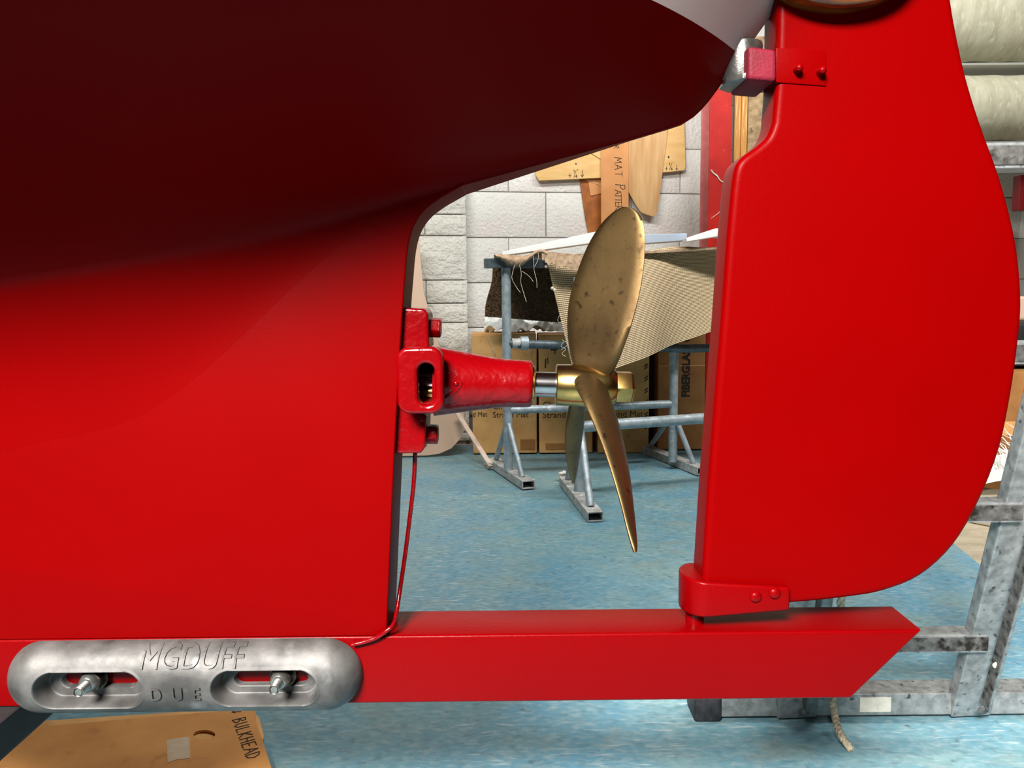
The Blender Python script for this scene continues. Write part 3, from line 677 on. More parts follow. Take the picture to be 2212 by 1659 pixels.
# ------------------------------------------------------------------ ladder behind the boat
sc_ = 0.72 / 0.853
Y1r = 1.195
rung_s, rung_c = 0.0707 * Y1r, 0.2000 * Y1r
z1r = 0.72 - 0.463 * Y1r; lean = rung_s / rung_c
baseY = Y1r + z1r * lean
xr0 = P(2088, 1520, baseY).x; xl0 = P(1716, 1525, baseY).x; tx = -0.06
def stile(x0, z): return Vector((x0 + tx * z, baseY - lean * z, z))
lad = thing('ladder', ((xr0 + xl0) / 2, baseY, 0), 'worn aluminium ladder standing on a long floor bar behind the rudder', 'ladder')
ln = Vector((0, 1, lean)).normalized(); lu = Vector((tx, -lean, 1)).normalized()
for x0 in (xl0, xr0):
    a, b = stile(x0, 0.012), stile(x0, 1.22)
    MB().bar(a, b, 0.022, 0.066, up=ln.cross(lu)).build('stile', 'aluminium', lad, bevel=0.0025)
    MB().bar(stile(x0, 0.06) - ln * .0335, b - ln * .0335, 0.019, 0.002, up=ln.cross(lu)).build('worn_edge', 'aluminium_dirty', lad)
    p = stile(x0, 0.052) - ln * .0335; MB().lathe(p, -ln, [(0, .009), (.002, .009), (.003, .006)], 16).build('bolt', 'aluminium_dirty', lad, smooth=40)
    for k in range(4):
        p = stile(x0, z1r + rung_c * k - 0.02) - ln * .0345; MB().lathe(p, -ln, [(0, .006), (.002, .006), (.003, .004)], 12).build('rivet', 'aluminium_dirty' if k % 2 else 'label_paper', lad, smooth=40)
for k in range(5):
    z = z1r + rung_c * k
    a, b = stile(xl0 + .009, z), stile(xr0 - .009, z)
    MB().bar(a, b, 0.036, 0.030, up=(0, 0, 1)).build('rung', 'aluminium', lad, bevel=0.002)
    f = MB().bar(a - Y_ * .0185 + Z_ * 0, b - Y_ * .0185, 0.002, 0.022, up=(0, 0, 1)); f.build('worn_edge', 'aluminium_dirty', lad)
by = baseY + 0.012
bx0 = P(1545, 1540, by).x
MB().bar((bx0, by, 0.030), (1.75, by, 0.030), 0.05, 0.038).build('floor_bar', 'aluminium', lad, bevel=0.002)
fx0, fx1 = P(1500, 1540, by - .03).x, P(1560, 1540, by - .03).x
MB().box(((fx0 + fx1) / 2, by, 0.03), (fx1 - fx0, 0.062, 0.054)).build('rubber_foot', 'rubber', lad, smooth=40, bevel=0.008, seg=3)['label'] = 'black rubber foot on the floor bar'
q1, q2 = P(1857, 1525, by - .025).x, P(1924, 1525, by - .025).x
MB().box(((q1 + q2) / 2, by - .0256, 0.031), (q2 - q1, 0.001, 0.026)).build('sticker', 'label_paper', lad)
# rope hanging from a rung
e = F(1838, 1619, 0.007)
rz = z1r + rung_c
top = stile(0, rz); rx = P(1815, 1290, top.y - .03).x
cl = catmull([Vector((rx + .002, top.y + .025, rz + .02)), Vector((rx, top.y, rz + .027)), Vector((rx, top.y - .03, rz + .006)), P(1818, 1200, top.y - .03), P(1817, 1290, top.y + .01), P(1806, 1400, baseY - .06), P(1799, 1510, baseY - .045), P(1803, 1545, baseY - .05), P(1815, 1585, (baseY + e.y) / 2 - .035), e], 14)
rope = thing('rope', e, 'frayed three strand rope dangling from the ladder to the blue sheet', 'rope')
for s in range(3):
    pts = []
    for i, c in enumerate(cl):
        d = (cl[min(i + 1, len(cl) - 1)] - cl[max(i - 1, 0)]).normalized(); x = d.orthogonal().normalized(); y = d.cross(x); x = (X_ - d * d.x).normalized(); y = d.cross(x)
        a = i * 0.75 + s * 2 * math.pi / 3; pts.append(c + (x * math.cos(a) + y * math.sin(a)) * 0.0030)
    MB().tube(pts, 0.0034, 7).build('strand', 'rope', rope, smooth=60)

# ------------------------------------------------------------------ cardboard sheets on the floor, front left
def ribbon_sheet(name, px, mtl, z, th, label, hole=None):
    pts = [F(x, y, z + th) for x, y in px]
    M = Matrix(((1, 0, 0, 0), (0, 1, 0, 0), (0, 0, 1, z + th / 2), (0, 0, 0, 1)))
    loops = [[(p.x, p.y) for p in pts]]
    if hole: loops.append([(p.x, p.y) for p in (F(hole[0] + hole[2] * math.cos(t), hole[1] + hole[3] * math.sin(t), z + th) for t in np.linspace(0, 2 * math.pi, 25)[:-1])])
    return tag(curve_prism(name, loops, M, th, mtl), label, 'cardboard')
ribbon_sheet('cardboard_sheet', [(20, 1562), (530, 1528), (560, 1550), (570, 1590), (520, 1760), (-150, 1760), (-150, 1590)], 'cardboard', 0.008, 0.004, 'paler cardboard sheet peeping out under the punched one on the floor')
sh = ribbon_sheet('cardboard_sheet', [(42, 1574), (240, 1556), (543, 1531), (552, 1537), (553, 1560), (566, 1596), (590, 1670), (610, 1740), (-120, 1740), (-120, 1640), (0, 1612)], 'cardboard_sheet', 0.0135, 0.004, 'brown punched cardboard template with handwriting and a tape square on the floor', (441, 1587, 24, 10))
zt_ = 0.0175
a, b = F(502, 1556, zt_), F(540, 1659, zt_)
u = (b - a); v = F(560, 1556, zt_) - F(510, 1558, zt_)
mb = stroke_mb('BULKHEAD', a, u, v - u.normalized() * v.dot(u.normalized()), 0.021, adv=0.80, th=0.085)
mb.build('handwriting', 'ink', sh)
stroke_mb('d', F(500, 1536, zt_) , u, v, 0.014, th=0.09).build('pen_arrow', 'ink', sh)
tq = [F(x, y, zt_) for x, y in ((360, 1600), (378, 1596), (409, 1592), (411, 1638), (380, 1642), (362, 1648))]
MB().prism(tq, (0, 0, 0.0006)).build('tape_square', 'tape', sh)

# ------------------------------------------------------------------ trestles, carpet and boxes at the back
def trestle(name, label, f1, f2, posts, ztop, rails, bar, group='grey tube trestles'):
    t = thing(name, posts[0], label, 'trestle', group)
    return t
def hollow_foot(a, b, wd, ht, t, parent):
    a, b = Vector(a), Vector(b); d = (b - a).normalized(); x = d.cross(Z_).normalized()
    o = [(-wd / 2, 0), (wd / 2, 0), (wd / 2, ht), (-wd / 2, ht)]; i = [(-wd / 2 + t, t), (wd / 2 - t, t), (wd / 2 - t, ht - t), (-wd / 2 + t, ht - t)]
    mb = MB(); vs = [p + x * u + Z_ * v for p in (a, b) for lp in (o, i) for u, v in lp]
    fs = []
    for k in range(4):
        j = (k + 1) % 4
        fs += [(k, j, 8 + j, 8 + k), (4 + j, 4 + k, 12 + k, 12 + j), (k, 4 + k, 4 + j, j), (8 + j, 12 + j, 12 + k, 8 + k)]
    mb.add(vs, fs).build('foot_bar', 'galvanised_foot', parent)
def leg_set(parent, fb, ff, post, ztop, br, rb=0.011, rp=0.0185, back=True):
    zg = 0.008
    a, b = F(*fb, zg), F(*ff, zg); hollow_foot(a, b, 0.052, 0.032, 0.004, parent)
    p = F(*post, zg + .03); MB().tube([p, Vector((p.x, p.y, ztop))], rp, 18).build('post', 'galvanised', parent, smooth=40)
    d = (b - a).normalized()
    hi = Vector((p.x, p.y, br))
    for s, end in ((1, b - d * 0.07), (-1, a + d * 0.05)):
        MB().tube([hi - Z_ * 0 + d * s * 0.012, Vector((end.x, end.y, zg + .03))], rb, 12).build('brace', 'galvanised', parent, smooth=40)
    return p
ZT = P(1090, 578, F(1098, 1018).y).z
tA = thing('trestle', F(1098, 1018), 'far grey tube trestle beneath the draped carpet, two posts showing', 'trestle', 'grey tube trestles')
p1 = leg_set(tA, (1064, 1004), (1142, 1056), (1098, 1016), ZT, P(1098, 900, 3.25).z)
p2 = leg_set(tA, (1392, 976), (1518, 1026), (1453, 997), ZT, P(1453, 882, 3.4).z)
def at(p, q, t, z): r = p.lerp(q, t); return Vector((r.x, r.y, z))
z_lo = P(1110, 886, p1.y).z; z_up = P(1110, 742, p1.y).z
MB().tube([at(p1, p2, 0, z_lo), at(p1, p2, 1, z_lo)], 0.0165, 16).build('rail', 'galvanised', tA, smooth=40)
fwd = Vector((0, -.03, 0)); z_u2 = P(1490, 752, p2.y).z
MB().tube([at(p1, p2, 0, z_up), at(p1, p2, 1.06, z_u2) + fwd, at(p1, p2, 1.5, z_u2) + fwd], 0.0175, 16).build('rail', 'galvanised_top', tA, smooth=40)
dA = (p2 - p1).normalized()
MB().tube([at(p1, p2, 0, z_up) + dA * .02, at(p1, p2, 0, z_up) + dA * .06], 0.020, 16).build('rail_socket', 'galvanised_foot', tA, smooth=40)
MB().tube([at(p1, p2, 0, z_up) + dA * .055, at(p1, p2, 0, z_up) + dA * .085], 0.027, 16).build('rail_socket', 'galvanised', tA, smooth=40)
b0 = P(1047, 569, p1.y - .02); b1 = at(p1, p2, 1.35, b0.z)
MB().bar(b0, b1, 0.05, 0.037).build('top_bar', 'galvanised_top', tA, bevel=0.002)
rag = MB().lathe(F(1066, 1010, .01) + Vector((-.004, .0, -.005)), Z_, [(0, .014), (.006, .024), (.018, .02), (.028, .026), (.036, .012), (.04, .003)], 9)
for v in rag.v: v += Vector((rng.normal(0, .004), rng.normal(0, .004), rng.normal(0, .002)))
rag.build('rag_wrap', 'white_rag', tA, smooth=50)['label'] = 'white rag wrapped on the foot end'
tB = thing('trestle', F(1252, 1060), 'near grey tube trestle whose foot shows just behind the propeller blades', 'trestle', 'grey tube trestles')
q1_ = leg_set(tB, (1222, 1046), (1286, 1127), (1251, 1062), 0.80, P(1251, 895, 2.9).z, rb=0.013, rp=0.019)
zr = P(1270, 922, q1_.y).z
q2_ = q1_ + Vector((0.95, 0.33, 0)); q2_.z = zr
MB().tube([Vector((q1_.x, q1_.y, zr)), q2_], 0.020, 16).build('rail', 'galvanised', tB, smooth=40)
MB().tube([Vector((q2_.x, q2_.y, 0.01)), Vector((q2_.x, q2_.y, 0.8))], 0.019, 16).build('post', 'galvanised', tB, smooth=40)
rag = MB().lathe(F(1219, 1036, .01), Z_, [(0, .012), (.006, .022), (.018, .02), (.028, .022), (.034, .008)], 9)
for v in rag.v: v += Vector((rng.normal(0, .004), rng.normal(0, .004), rng.normal(0, .002)))
rag.build('rag_wrap', 'white_rag', tB, smooth=50)['label'] = 'white rag wrapped on the foot end'

# boxes against the wall
def carton(label, x0, x1, y0, y1, depth, material, group='cartons under the trestle table'):
    a, b = F(x0, y1, .008), F(x1, y1, .008); yy = (a.y + b.y) / 2; a = P(x0, y1, yy); b = P(x1, y1, yy)
    ht = P((x0 + x1) / 2, y0, yy).z - .009; c = thing('carton', ((a.x + b.x) / 2, yy + depth / 2, 0.009), label, 'box', group)
    wd = b.x - a.x - .004; cx = (a.x + b.x) / 2
    MB().box((cx, yy + depth / 2, .009 + ht / 2), (wd, depth, ht)).build('body', material, c, bevel=0.006)
    for s in (0, 1):
        fy = yy + depth * (.255 if s == 0 else .745)
        MB().box((cx, fy, .009 + ht + .003), (wd * .99, depth * .48, .004), Matrix.Rotation(-.05 if s else .04, 3, 'X')).build('flap', material, c, bevel=0.001)
    return c, yy, a.x, b.x, ht
cb, yy, xa, xb, ht = carton('tan carton printed with strand mat lettering, leftmost of the row', 1021, 1161, 722, 980, 0.26, 'cardboard')
def print_text(c, yy, s, px, py, hpx, mtl='print', xs=1.0, bold=0.0, u=X_, v=Z_):
    p = P(px, py, yy - .0012); size = hpx / 1660 * yy / 0.72
    return text('printing', s, p, u, v, size, mtl, c, 0.0008, bold, xs)
print_text(cb, yy, 'Strand Mat', 1064, 902, 13, xs=0.98); print_text(cb, yy, 'd Mat', 1021, 900, 11, xs=0.9); print_text(cb, yy, 'Chopped', 1064, 884, 13)
MB().box((xb - .045, yy - .0008, .05), (.07, .0012, .05)).build('tape_strip', 'cardboard_dark', cb)
mb = MB().tube([P(1055, 728, yy - .006), P(1062, 745, yy - .012), P(1068, 764, yy - .010)], .002, 6); mb.build('string', 'thread', cb, smooth=60)
mb = MB().tube([P(1138, 700, yy - .05), P(1143, 735, yy - .03), P(1142, 765, yy - .03)], .0015, 6); mb.build('string', 'thread', cb, smooth=60)
cb, yy, xa, xb, ht = carton('tan carton handwritten with a 4, second in the row', 1164, 1281, 724, 979, 0.26, 'cardboard')
print_text(cb, yy, 'Chopped', 1172, 881, 14); print_text(cb, yy, 'Strand Mat', 1172, 903, 14)
mb = stroke_mb('4', P(1190, 764, yy), X_, Z_, 0.045, th=.11); mb.build('handwriting', 'ink', cb)
mb = MB(); mb.bar(P(1179, 775, yy - .001), P(1178, 795, yy - .001), .006, .001, up=Y_); mb.bar(P(1183, 772, yy - .001), P(1184, 786, yy - .001), .004, .001, up=Y_); mb.build('pen_mark', 'ink', cb)
MB().box(((xa + xb) / 2 - .05, yy - .0008, .04), (.09, .0012, .03)).build('tape_strip', 'cardboard_dark', cb)
cb, yy, xa, xb, ht = carton('tan carton third in the row, right behind the propeller nut', 1291, 1402, 722, 979, 0.26, 'cardboard')
print_text(cb, yy, 'Chopped', 1318, 881, 14); print_text(cb, yy, 'Strand Mat', 1304, 901, 14)
for k in range(8):
    mb = MB(); p = P(1392, 740 + k * 26, yy - .001); mb.bar(p, p + Vector((.016, 0, .012)), .006, .001, up=Y_); mb.bar(p + Z_ * -.012, p + Vector((.016, 0, 0)), .005, .001, up=Y_); mb.build('pen_mark', 'print', cb)
cb, yy, xa, xb, ht = carton('brown carton with bold upright lettering beside the dark gap', 1419, 1522, 650, 972, 0.24, 'cardboard_dark')
p = P(1489, 858, yy - .0012); text('printing', 'FIBERGLASS CLOTH', p, Z_, -X_, 17 / 1660 * yy / 0.72, 'ink', cb, .0008, .0022, 0.93)
MB().box(((xa + xb) / 2, yy - .0008, P(1470, 790, yy).z), (xb - xa - .006, .0012, .004)).build('crease', 'cardboard', cb)
# black box painting in the shade of the gap between the cartons
gx = P(1410, 900, 3.66).x; tag(MB().box((gx, 3.80, .29), (.032, .2, .56)).build('gap_shade', 'black', bevel=0.004), 'narrow black strip painting the shade between two cartons', 'gap filler')
# crumpled plastic film lying on the cartons
pa, pb = P(1046, 722, 3.66), P(1290, 724, 3.66)
def film(u, v):
    x = pa.x + (pb.x - pa.x) * u; y = 3.62 + .22 * v
    z = pa.z + .012 + .055 * v + .016 * math.sin(17 * u + 5 * v) * math.sin(9 * v + 2) + .010 * math.sin(43 * u + 11 * v) + .012 * abs(math.sin(26 * u - 12 * v)) * (1 - u * .3)
    return (x, y - .03 * math.sin(8 * u), max(z, pa.z + .010))
tag(MB().grid(film, 70, 26, (0, 0, .002)).build('plastic_film', 'plastic_film', smooth=60), 'crumpled white plastic film lying across the tan cartons', 'plastic film')

# carpet thrown over the trestle table
zt2 = b0.z + .02
cpt = thing('carpet', (P(1350, 560, 3.3).x, 3.3, 0.6), 'brown carpet offcut draped backing side out over the trestles', 'carpet')
YT0 = 3.02
TL, TR, BL, BR = P(1178, 548, YT0 + .02), P(1660, 522, YT0 + .16), P(1243, 820, YT0 - .02), P(1660, 674, YT0 + .10)
def front(u, v):
    t = TL.lerp(TR, u); b = BL.lerp(BR, u); p = t.lerp(b, v)
    left = TL.lerp(BL, v)
    fold = .060 * math.sin(u * 8.5 + 1.6 * v + 1.2) * (v ** .6) + .012 * math.sin(u * 25 + 2 * v) * v
    return p + Vector((0, fold - .03 * v, -.012 * (1 - math.cos(u * 11)) * (1 - v)))
o = MB().grid(front, 90, 50, (0, .007, 0)).build('front_drape', 'backing', cpt, smooth=60); o['label'] = 'beige woven backing of the carpet'
bTL, bTR, bBL, bBR = P(1064, 574, 3.42), P(1300, 566, 3.5), P(1048, 684, 3.42), P(1300, 704, 3.5)
def back(u, v):
    p = bTL.lerp(bTR, u).lerp(bBL.lerp(bBR, u), v); return p + Vector((.006 * math.sin(6 * v), .02 * math.sin(5 * u + 1) * v, 0))
o = MB().grid(back, 30, 20, (0, .008, 0)).build('back_drape', 'pile', cpt, smooth=60); o['label'] = 'dark brown carpet pile'
mb = MB()
for k in range(7000):
    u, v = rng.random(2); p = Vector(back(u, v)); d = Vector((rng.normal(0, .5), -1, rng.normal(-.3, .5))).normalized() * (.006 + .004 * rng.random()); s = d.orthogonal().normalized() * .0016; s2 = s.cross(d).normalized() * .0016
    mb.add([p + s, p - s * .5 + s2, p - s * .5 - s2, p + d], [(0, 1, 3), (1, 2, 3), (2, 0, 3)])
o = mb.build('pile', 'pile_tuft', cpt, recalc=False); o['kind'] = 'stuff'
edge = catmull([P(x, y, YT0) for x, y in ((1067, 551), (1078, 556), (1092, 567), (1110, 571), (1126, 569), (1143, 557), (1155, 545), (1166, 540), (1178, 546), (1200, 552), (1240, 548), (1300, 545), (1450, 538), (1660, 524))], 6)
zflat = edge[-40].z
def top_fn(u, v):
    x = u * (len(edge) - 1); i = min(int(x), len(edge) - 2); p = edge[i].lerp(edge[i + 1], x - i)
    bx = P(1064, 566, YT0).x
    return Vector((p.x, YT0 + .46 * v + .05 * u, p.z * (1 - .75 * v) + (zt2 + .012) * .75 * v))
MB().grid(top_fn, 100, 14, (0, 0, -.009)).build('carpet_top', 'felt', cpt, smooth=60)
up = catmull([P(x, y, YT0 - .004) for x, y in ((1066, 549), (1085, 549), (1110, 551), (1132, 552), (1148, 547), (1158, 541), (1168, 538), (1180, 541))], 6)
lo_ = catmull([P(x, y, YT0 - .012) for x, y in ((1068, 553), (1082, 561), (1098, 570), (1114, 574), (1128, 572), (1145, 559), (1162, 547), (1182, 553))], 6)
def roll_edge(u, v):
    x = u * (len(up) - 1); i = min(int(x), len(up) - 2); p = up[i].lerp(up[i + 1], x - i).lerp(lo_[i].lerp(lo_[i + 1], x - i), v)
    return p + Vector((0, -.012 * math.sin(math.pi * v), .0015 * math.sin(70 * u)))
MB().grid(roll_edge, 60, 8, (0, .012, 0)).build('rolled_edge', 'felt', cpt, smooth=60)
fr = catmull([P(x, y, YT0 - .012) for x, y in ((1170, 541), (1190, 544), (1230, 548), (1262, 552), (1310, 555))], 8)
def frill(u, v):
    x = u * (len(fr) - 1); i = min(int(x), len(fr) - 2); p = fr[i].lerp(fr[i + 1], x - i)
    return p + Vector((.004 * math.sin(30 * u) * v, -.012 * v, -(.028 + .03 * math.sin(3.0 * u) + .007 * math.sin(41 * u) + .005 * math.sin(97 * u)) * v))
MB().grid(frill, 80, 6, (0, .006, 0)).build('torn_edge', 'felt', cpt, smooth=60)
for pl in ([(1112, 572), (1107, 590), (1106, 602), (1114, 618), (1124, 632)], [(1122, 572), (1126, 590), (1125, 610), (1131, 632), (1137, 652)], [(1128, 586), (1142, 596), (1152, 608)],
           [(1151, 549), (1153, 565), (1154, 585), (1159, 605), (1160, 622)], [(1162, 543), (1163, 558), (1155, 576)], [(1228, 566), (1242, 572), (1252, 588)],
           [(1216, 676), (1207, 684), (1206, 696), (1220, 695)], [(1218, 738), (1212, 748), (1222, 754), (1214, 764), (1222, 770)], [(1214, 734), (1226, 744), (1212, 756)]):
    MB().tube(catmull([P(x, y, YT0 - .02) for x, y in pl], 5), .0010, 6).build('thread', 'thread', cpt, smooth=60)
for x, y in ((1180, 576), (1193, 623), (1198, 627)):
    p = P(x, y, YT0 - .01); mb = MB().lathe(p - Z_ * .006, Z_, [(0, .002), (.004, .007), (.009, .006), (.013, .002)], 8); mb.build('lint', 'thread', cpt, smooth=60)

# white planks on the table
def plank(label, pts, Y, dy, th, mtl, group='white planks on the trestle table'):
    q = [P(x, y, Y) for x, y in pts]
    return tag(MB().prism(q, (0, dy, 0)).build('plank', mtl, bevel=0.002), label, 'plank', group)
plank('white plank sloping up to the right over the brown carpet', [(1084, 544), (1288, 500), (1380, 488), (1380, 500), (1300, 522), (1086, 552)], YT0 + .05, .09, .02, 'white_plank')
plank('white plank, its underside shade painted blue grey, right of the bronze propeller blade', [(1390, 506), (1484, 504), (1484, 519), (1390, 526)], YT0 + .10, .08, .02, 'plank_shaded')
plank('short white plank end next to the red post', [(1482, 514), (1547, 493), (1612, 500), (1612, 518), (1548, 511), (1484, 522)], YT0 + .02, .07, .02, 'white_plank')

# ------------------------------------------------------------------ boards hung on the back wall
def hung(name, label, pts, off, th, mtl, cat='board', bev=0.0015):
    q = [WL(x, y, off + th) for x, y in pts]
    return tag(MB().prism(q, -WN * th).build(name, mtl, bevel=bev), label, cat, 'templates hung on the block wall')
def pen(o, s, px, py, off, size, u=None, v=None, **k):
    p = WL(px, py, off); return stroke_mb(s, p, u or WU, v or Z_, size, **k)
bo = hung('template_board', 'wide cream board marked with quarter degrees at both ends', [(1158, 380), (1157, 250), (1478, 235), (1481, 364), (1477, 368), (1436, 372), (1300, 384), (1165, 390)], 0.030, 0.022, 'board_cream')
of = 0.0525
mb = pen(bo, '+', 1228, 383, of, .024, th=.1); stroke_mb('1', WL(1238.5, 373, of), WU, Z_, .014, th=.16, mb=mb); stroke_mb('/', WL(1239.5, 381, of), WU, Z_, .028, th=.08, mb=mb); stroke_mb('4', WL(1243, 384, of), WU, Z_, .015, th=.14, mb=mb)
stroke_mb('o', WL(1247, 370, of), WU, Z_, .010, th=.2, mb=mb); stroke_mb('d', WL(1254, 382, of), WU, Z_, .028, th=.1, mb=mb); stroke_mb('v', WL(1243, 358, of), WU, Z_, .012, th=.3, mb=mb)
mb.build('handwriting', 'ink', bo)
mb = stroke_mb('+', WL(1437, 367, of), WU, Z_, .020, th=.12); stroke_mb('1', WL(1445, 357, of), WU, Z_, .013, th=.16, mb=mb); stroke_mb('/', WL(1446, 365, of), WU, Z_, .026, th=.08, mb=mb); stroke_mb('4', WL(1449, 368, of), WU, Z_, .014, th=.14, mb=mb)
stroke_mb('o', WL(1453, 354, of), WU, Z_, .009, th=.2, mb=mb); stroke_mb('d', WL(1459, 367, of), WU, Z_, .022, th=.1, mb=mb); stroke_mb('*', WL(1443, 343, of), WU, Z_, .014, th=.3, mb=mb)
mb.build('handwriting', 'ink', bo)
hung('template_offcut', 'cream triangular offcut tucked behind the lettered strip', [(1272, 328), (1300, 345), (1310, 345), (1310, 270), (1272, 270)], 0.053, 0.006, 'board_cream')
hung('template_board', 'dark brown hardboard template with a curved left edge', catmull([WL(x, y, .02) for x, y in ((1253, 384), (1256, 415), (1262, 455), (1271, 505))], 1) and [(1253, 380), (1254, 400), (1257, 420), (1261, 448), (1266, 478), (1272, 506), (1330, 506), (1330, 380)], 0.012, 0.010, 'board_hard')
hung('template_offcut', 'small tan card corner hanging below the cream board', [(1262, 384), (1301, 384), (1301, 417), (1278, 423), (1275, 422), (1271, 392), (1264, 388)], 0.0225, 0.004, 'board_orange', bev=.0006)
hung('template_offcut', 'thin tan card edge over the dark hardboard', [(1262, 386), (1301, 399), (1301, 402), (1262, 388)], 0.0268, 0.002, 'board_tan', bev=.0005)
so = hung('template_strip', 'orange brown strip handwritten downwards with mat pattern', [(1298, 250), (1358, 250), (1358, 510), (1299, 510)], 0.062, 0.006, 'board_orange')
of = 0.0685
dn, rt = -Z_, WU
tl = Vector((0, 0, -1)) + WU * 0.06
stroke_mb('R', WL(1326, 314, of), dn, rt, .026, th=.1).build('handwriting', 'ink', so)
stroke_mb('MAT', WL(1327, 340, of), tl, rt, .036, adv=.98, th=.08).build('handwriting', 'ink', so)
mb = stroke_mb('P', WL(1331, 398, of), tl, rt, .045, th=.07); stroke_mb('ATTERN', WL(1328, 410, of), Vector((0, 0, -1)) + WU * .05, rt, .033, adv=.60, th=.08, mb=mb)
mb.build('handwriting', 'ink', so)
hung('template_board', 'tan wooden template tapering down to a blunt foot', [(1356, 250), (1446, 250), (1441, 300), (1434, 350), (1428, 400), (1420, 455), (1416, 467), (1408, 467), (1392, 462), (1383, 457), (1372, 440), (1358, 415)], 0.054, 0.006, 'board_tan')

# red post, planks and chipboard right of the hung boards
RPY = 3.72
x0, x1 = P(1531, 400, RPY).x, P(1578, 400, RPY).x
rp0 = thing('steel_post', ((x0 + x1) / 2, RPY + .05, 0), 'red painted steel post standing at the block wall', 'post')
MB().box(((x0 + x1) / 2, RPY + .006, 1.45), (x1 - x0, .012, 2.88)).build('flange', 'post_red', rp0, bevel=.002)
MB().box(((x0 + x1) / 2, RPY + .06, 1.45), (.012, .10, 2.88)).build('web', 'dark_red', rp0)
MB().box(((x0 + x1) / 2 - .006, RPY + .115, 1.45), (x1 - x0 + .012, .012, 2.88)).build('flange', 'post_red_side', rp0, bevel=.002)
MB().tube(catmull([P(x, y, RPY - .003) for x, y in ((1536, 367), (1541, 374), (1549, 380), (1555, 389), (1562, 394), (1570, 402))], 5), [.004] * 10 + [.003] * 16, 6).build('white_crack', 'white_rag', rp0, smooth=60)
MB().tube([P(1536, 472, RPY - .002), P(1550, 462, RPY - .002), P(1566, 446, RPY - .002)], .0015, 5).build('white_scratch', 'white_rag', rp0)
def standing(label, xa, xb, ytop, Y, th, mtl, name='timber_plank', cat='plank'):
    a, b = P(xa, 300, Y).x, P(xb, 300, Y).x; z = P((xa + xb) / 2, ytop, Y).z
    return tag(MB().box(((a + b) / 2, Y + th / 2, z / 2), (b - a, th, z)).build(name, mtl, bevel=.002), label, cat, 'timber stood beside the red post')
standing('amber timber plank standing nearest the red post', 1586, 1600, 60, 3.78, .03, 'board_amber')
standing('amber timber plank standing against the mottled chipboard', 1601, 1613.5, 60, 3.77, .03, 'board_amber')
standing('mottled brown chipboard panel standing behind the rudder', 1615, 1690, 78, 3.79, .02, 'chipboard', 'chipboard_panel', 'board')

# pale plywood panel leaning on the pier at the left, and a slat on the floor
py_ = F(936, 984, .01).y
out = [(870, 470), (897, 470), (904, 520), (916, 636), (948, 745), (985, 840), (1003, 898), (1005, 924), (996, 946), (975, 969), (950, 980), (925, 984), (840, 986), (780, 986), (780, 470)]
q = [P(x, y, py_ + (984 - y) / 520 * .10) for x, y in out]
tag(MB().prism(q, (0, .012, .002)).build('plywood_panel', 'pale_ply', bevel=.0015), 'pale plywood panel with a rounded corner leaning behind the red deadwood', 'panel')
a = F(1061, 1008, .02); b = P(985, 888, py_ - .02)
tag(MB().bar(a, b, .022, .008).build('slat', 'pale_slat', bevel=.001), 'thin pale slat leaning from the trestle foot to the plywood', 'slat')

# ------------------------------------------------------------------ right edge: glass mat on a rack, cartons, fibre
RY2 = 3.45
def roll(label, cy, rpx, xs_px, tilt=0.0):
    c = P(2130, cy, RY2); r = rpx / 1660 * RY2; xa = P(xs_px, cy, RY2).x
    t = thing('glass_mat_roll', (c.x, RY2, c.z - r), label, 'roll', 'rolls of glass fibre mat on the rack')
    prof = [(0, r * .25), (0, r * .97)] + [(k * .05, r * (1 + .015 * math.sin(k * 2.1) + .008 * math.sin(k * 5.3))) for k in range(1, 26)] + [(1.30, r * .97), (1.30, r * .25)]
    MB().lathe((xa, RY2, c.z), X_, prof, 40, cap=False).build('wound_mat', 'glass_mat', t, smooth=60)
    MB().lathe((xa - .02, RY2, c.z), X_, [(0, r * .24), (1.34, r * .24)], 20).build('core_tube', 'cardboard', t, smooth=40)
    return c.z - r
zlo = roll('pale glass fibre mat roll on the lower rack shelf right of the rudder', 236, 66, 1960)
zhi = roll('greyish glass fibre mat roll high at the top right corner', 40, 90, 1900)
rk = thing('rack', (P(2300, 600, 3.5).x, 3.5, 0), 'wooden rack carrying the rolls of glass mat by the wall', 'rack')
xr_a, xr_b = P(1940, 300, RY2).x, P(1940, 300, RY2).x + 1.5
for z in (zlo, zhi):
    MB().box(((xr_a + xr_b) / 2, RY2 + .06, z - .006), (xr_b - xr_a, .16, .010)).build('shelf', 'wall_plain', rk, bevel=.002)
for x in (xr_a + .02, xr_b - .02):
    MB().box((x, RY2 + .21, (zhi + .3) / 2), (.04, .04, zhi + .3)).build('upright', 'wall_plain', rk, bevel=.002)
a = P(2206, 372, 3.5); b = P(2206, 450, 3.5)
tag(MB().box((a.x + .105, 3.6, b.z / 2 + a.z / 2), (.12, .05, a.z - b.z)).build('red_panel', 'dark_red', bevel=.004), 'dark red panel edge hung at the right border', 'panel')
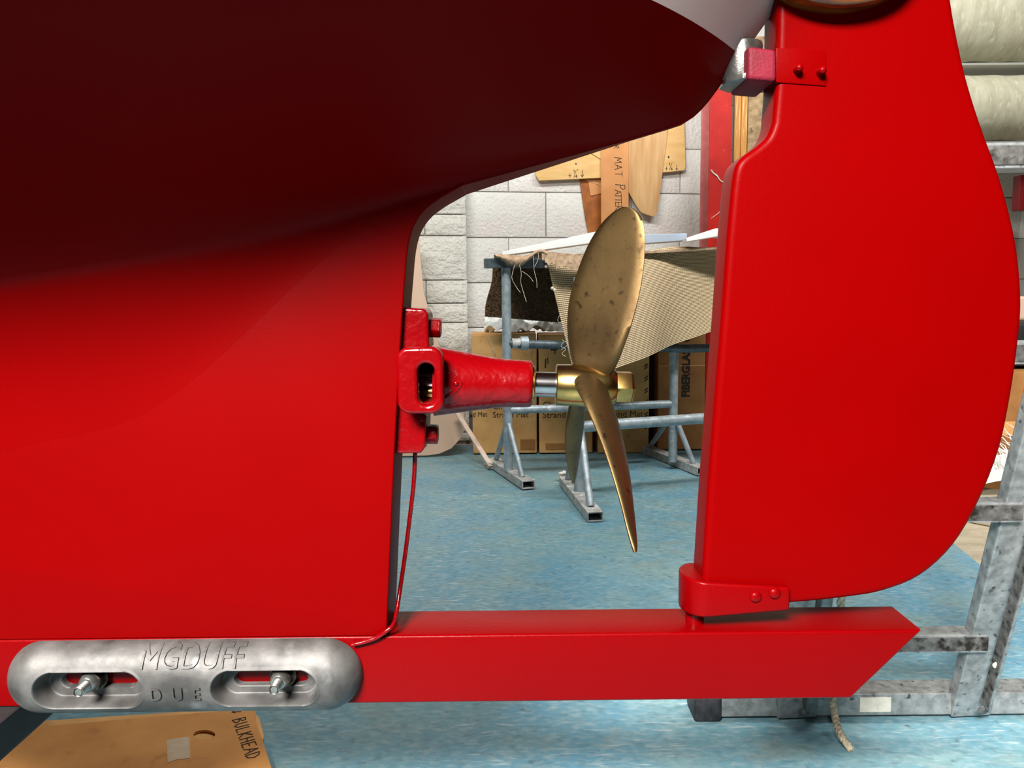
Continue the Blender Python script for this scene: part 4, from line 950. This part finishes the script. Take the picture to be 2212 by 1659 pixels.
def plain_carton(label, x0, x1, y0, y1, Y, dp, mtl, z0=0.0):
    a, b = P(x0, y1, Y), P(x1, y0, Y)
    c = thing('carton', ((a.x + b.x) / 2, Y + dp / 2, z0), label, 'box', 'cartons at the right edge')
    zb_ = z0 if z0 else 0.002; MB().box(((a.x + b.x) / 2, Y + dp / 2, (zb_ + b.z) / 2), (b.x - a.x, dp, b.z - zb_)).build('body', mtl, c, bevel=.005)
    MB().box(((a.x + b.x) / 2, Y + dp / 2, b.z + .002), (b.x - a.x - .004, dp * .98, .003)).build('flap', mtl, c)
    MB().box(((a.x + b.x) / 2, Y - .0006, (zb_ + b.z) / 2 + .02), (b.x - a.x - .02, .001, .05)).build('tape_strip', 'cardboard_dark' if mtl == 'cardboard' else 'cardboard', c)
    return c, b.z
cA, zA_ = plain_carton('brown carton low at the right edge behind the white fibre', 2140, 2420, 800, 1080, 2.72, .35, 'cardboard_dark')
tag(MB().prism([P(x, y, 2.75) for x, y in ((2170, 700), (2420, 690), (2430, 792), (2160, 792))], (0, .3, 0)).build('black_bag', 'black', bevel=.02, seg=3), 'black bag sitting on the brown carton at the right edge', 'bag')
tag(MB().prism([P(x, y, 3.0) for x, y in ((2188, 640), (2420, 640), (2420, 688), (2188, 692))], (0, .25, 0)).build('foam_block', 'pale_ply', bevel=.01, seg=2), 'pinkish block lying above the black bag', 'block')
# heap of white glass fibre on a stone kerb
hp = P(2180, 1045, 2.42); fb = thing('fibre_bundle', hp, 'frayed white glass fibre bundle sticking up beside the ladder', 'fibre')
def pad(u, v): return Vector((hp.x - .16 + .75 * u, hp.y - .02 + .22 * v, hp.z + .012 + .09 * u * (1 - .3 * u) + .02 * math.sin(9 * u + 4 * v)))
MB().grid(pad, 30, 10, (0, 0, -.03)).build('fibre_pad', 'fibre', fb, smooth=60)
mb = MB()
for k in range(420):
    u, v = rng.random(), rng.random(); p = pad(u, v); L_ = .05 + .12 * rng.random() * (0.4 + u); d = Vector((-.55 + rng.normal(0, .22), rng.normal(0, .3), .75 + rng.normal(0, .2))).normalized()
    mb.tube([p, p + d * L_ * .6, p + d * L_ + Vector((-.015, 0, -.006))], [.0022, .0016, .0005], 4)
o = mb.build('loose_fibres', 'fibre', fb); o['kind'] = 'stuff'
kb = [F(2050, 1150), F(2300, 1235)]; 
kz = hp.z - .02
tag(MB().bar(F(1960, 1090) + Z_ * (kz / 2 - .006), F(2420, 1175) + Z_ * (kz / 2 - .006), .18, kz - .016).build('kerb_block', 'concrete', bevel=.008), 'rough concrete kerb under the white fibre at the right', 'kerb')
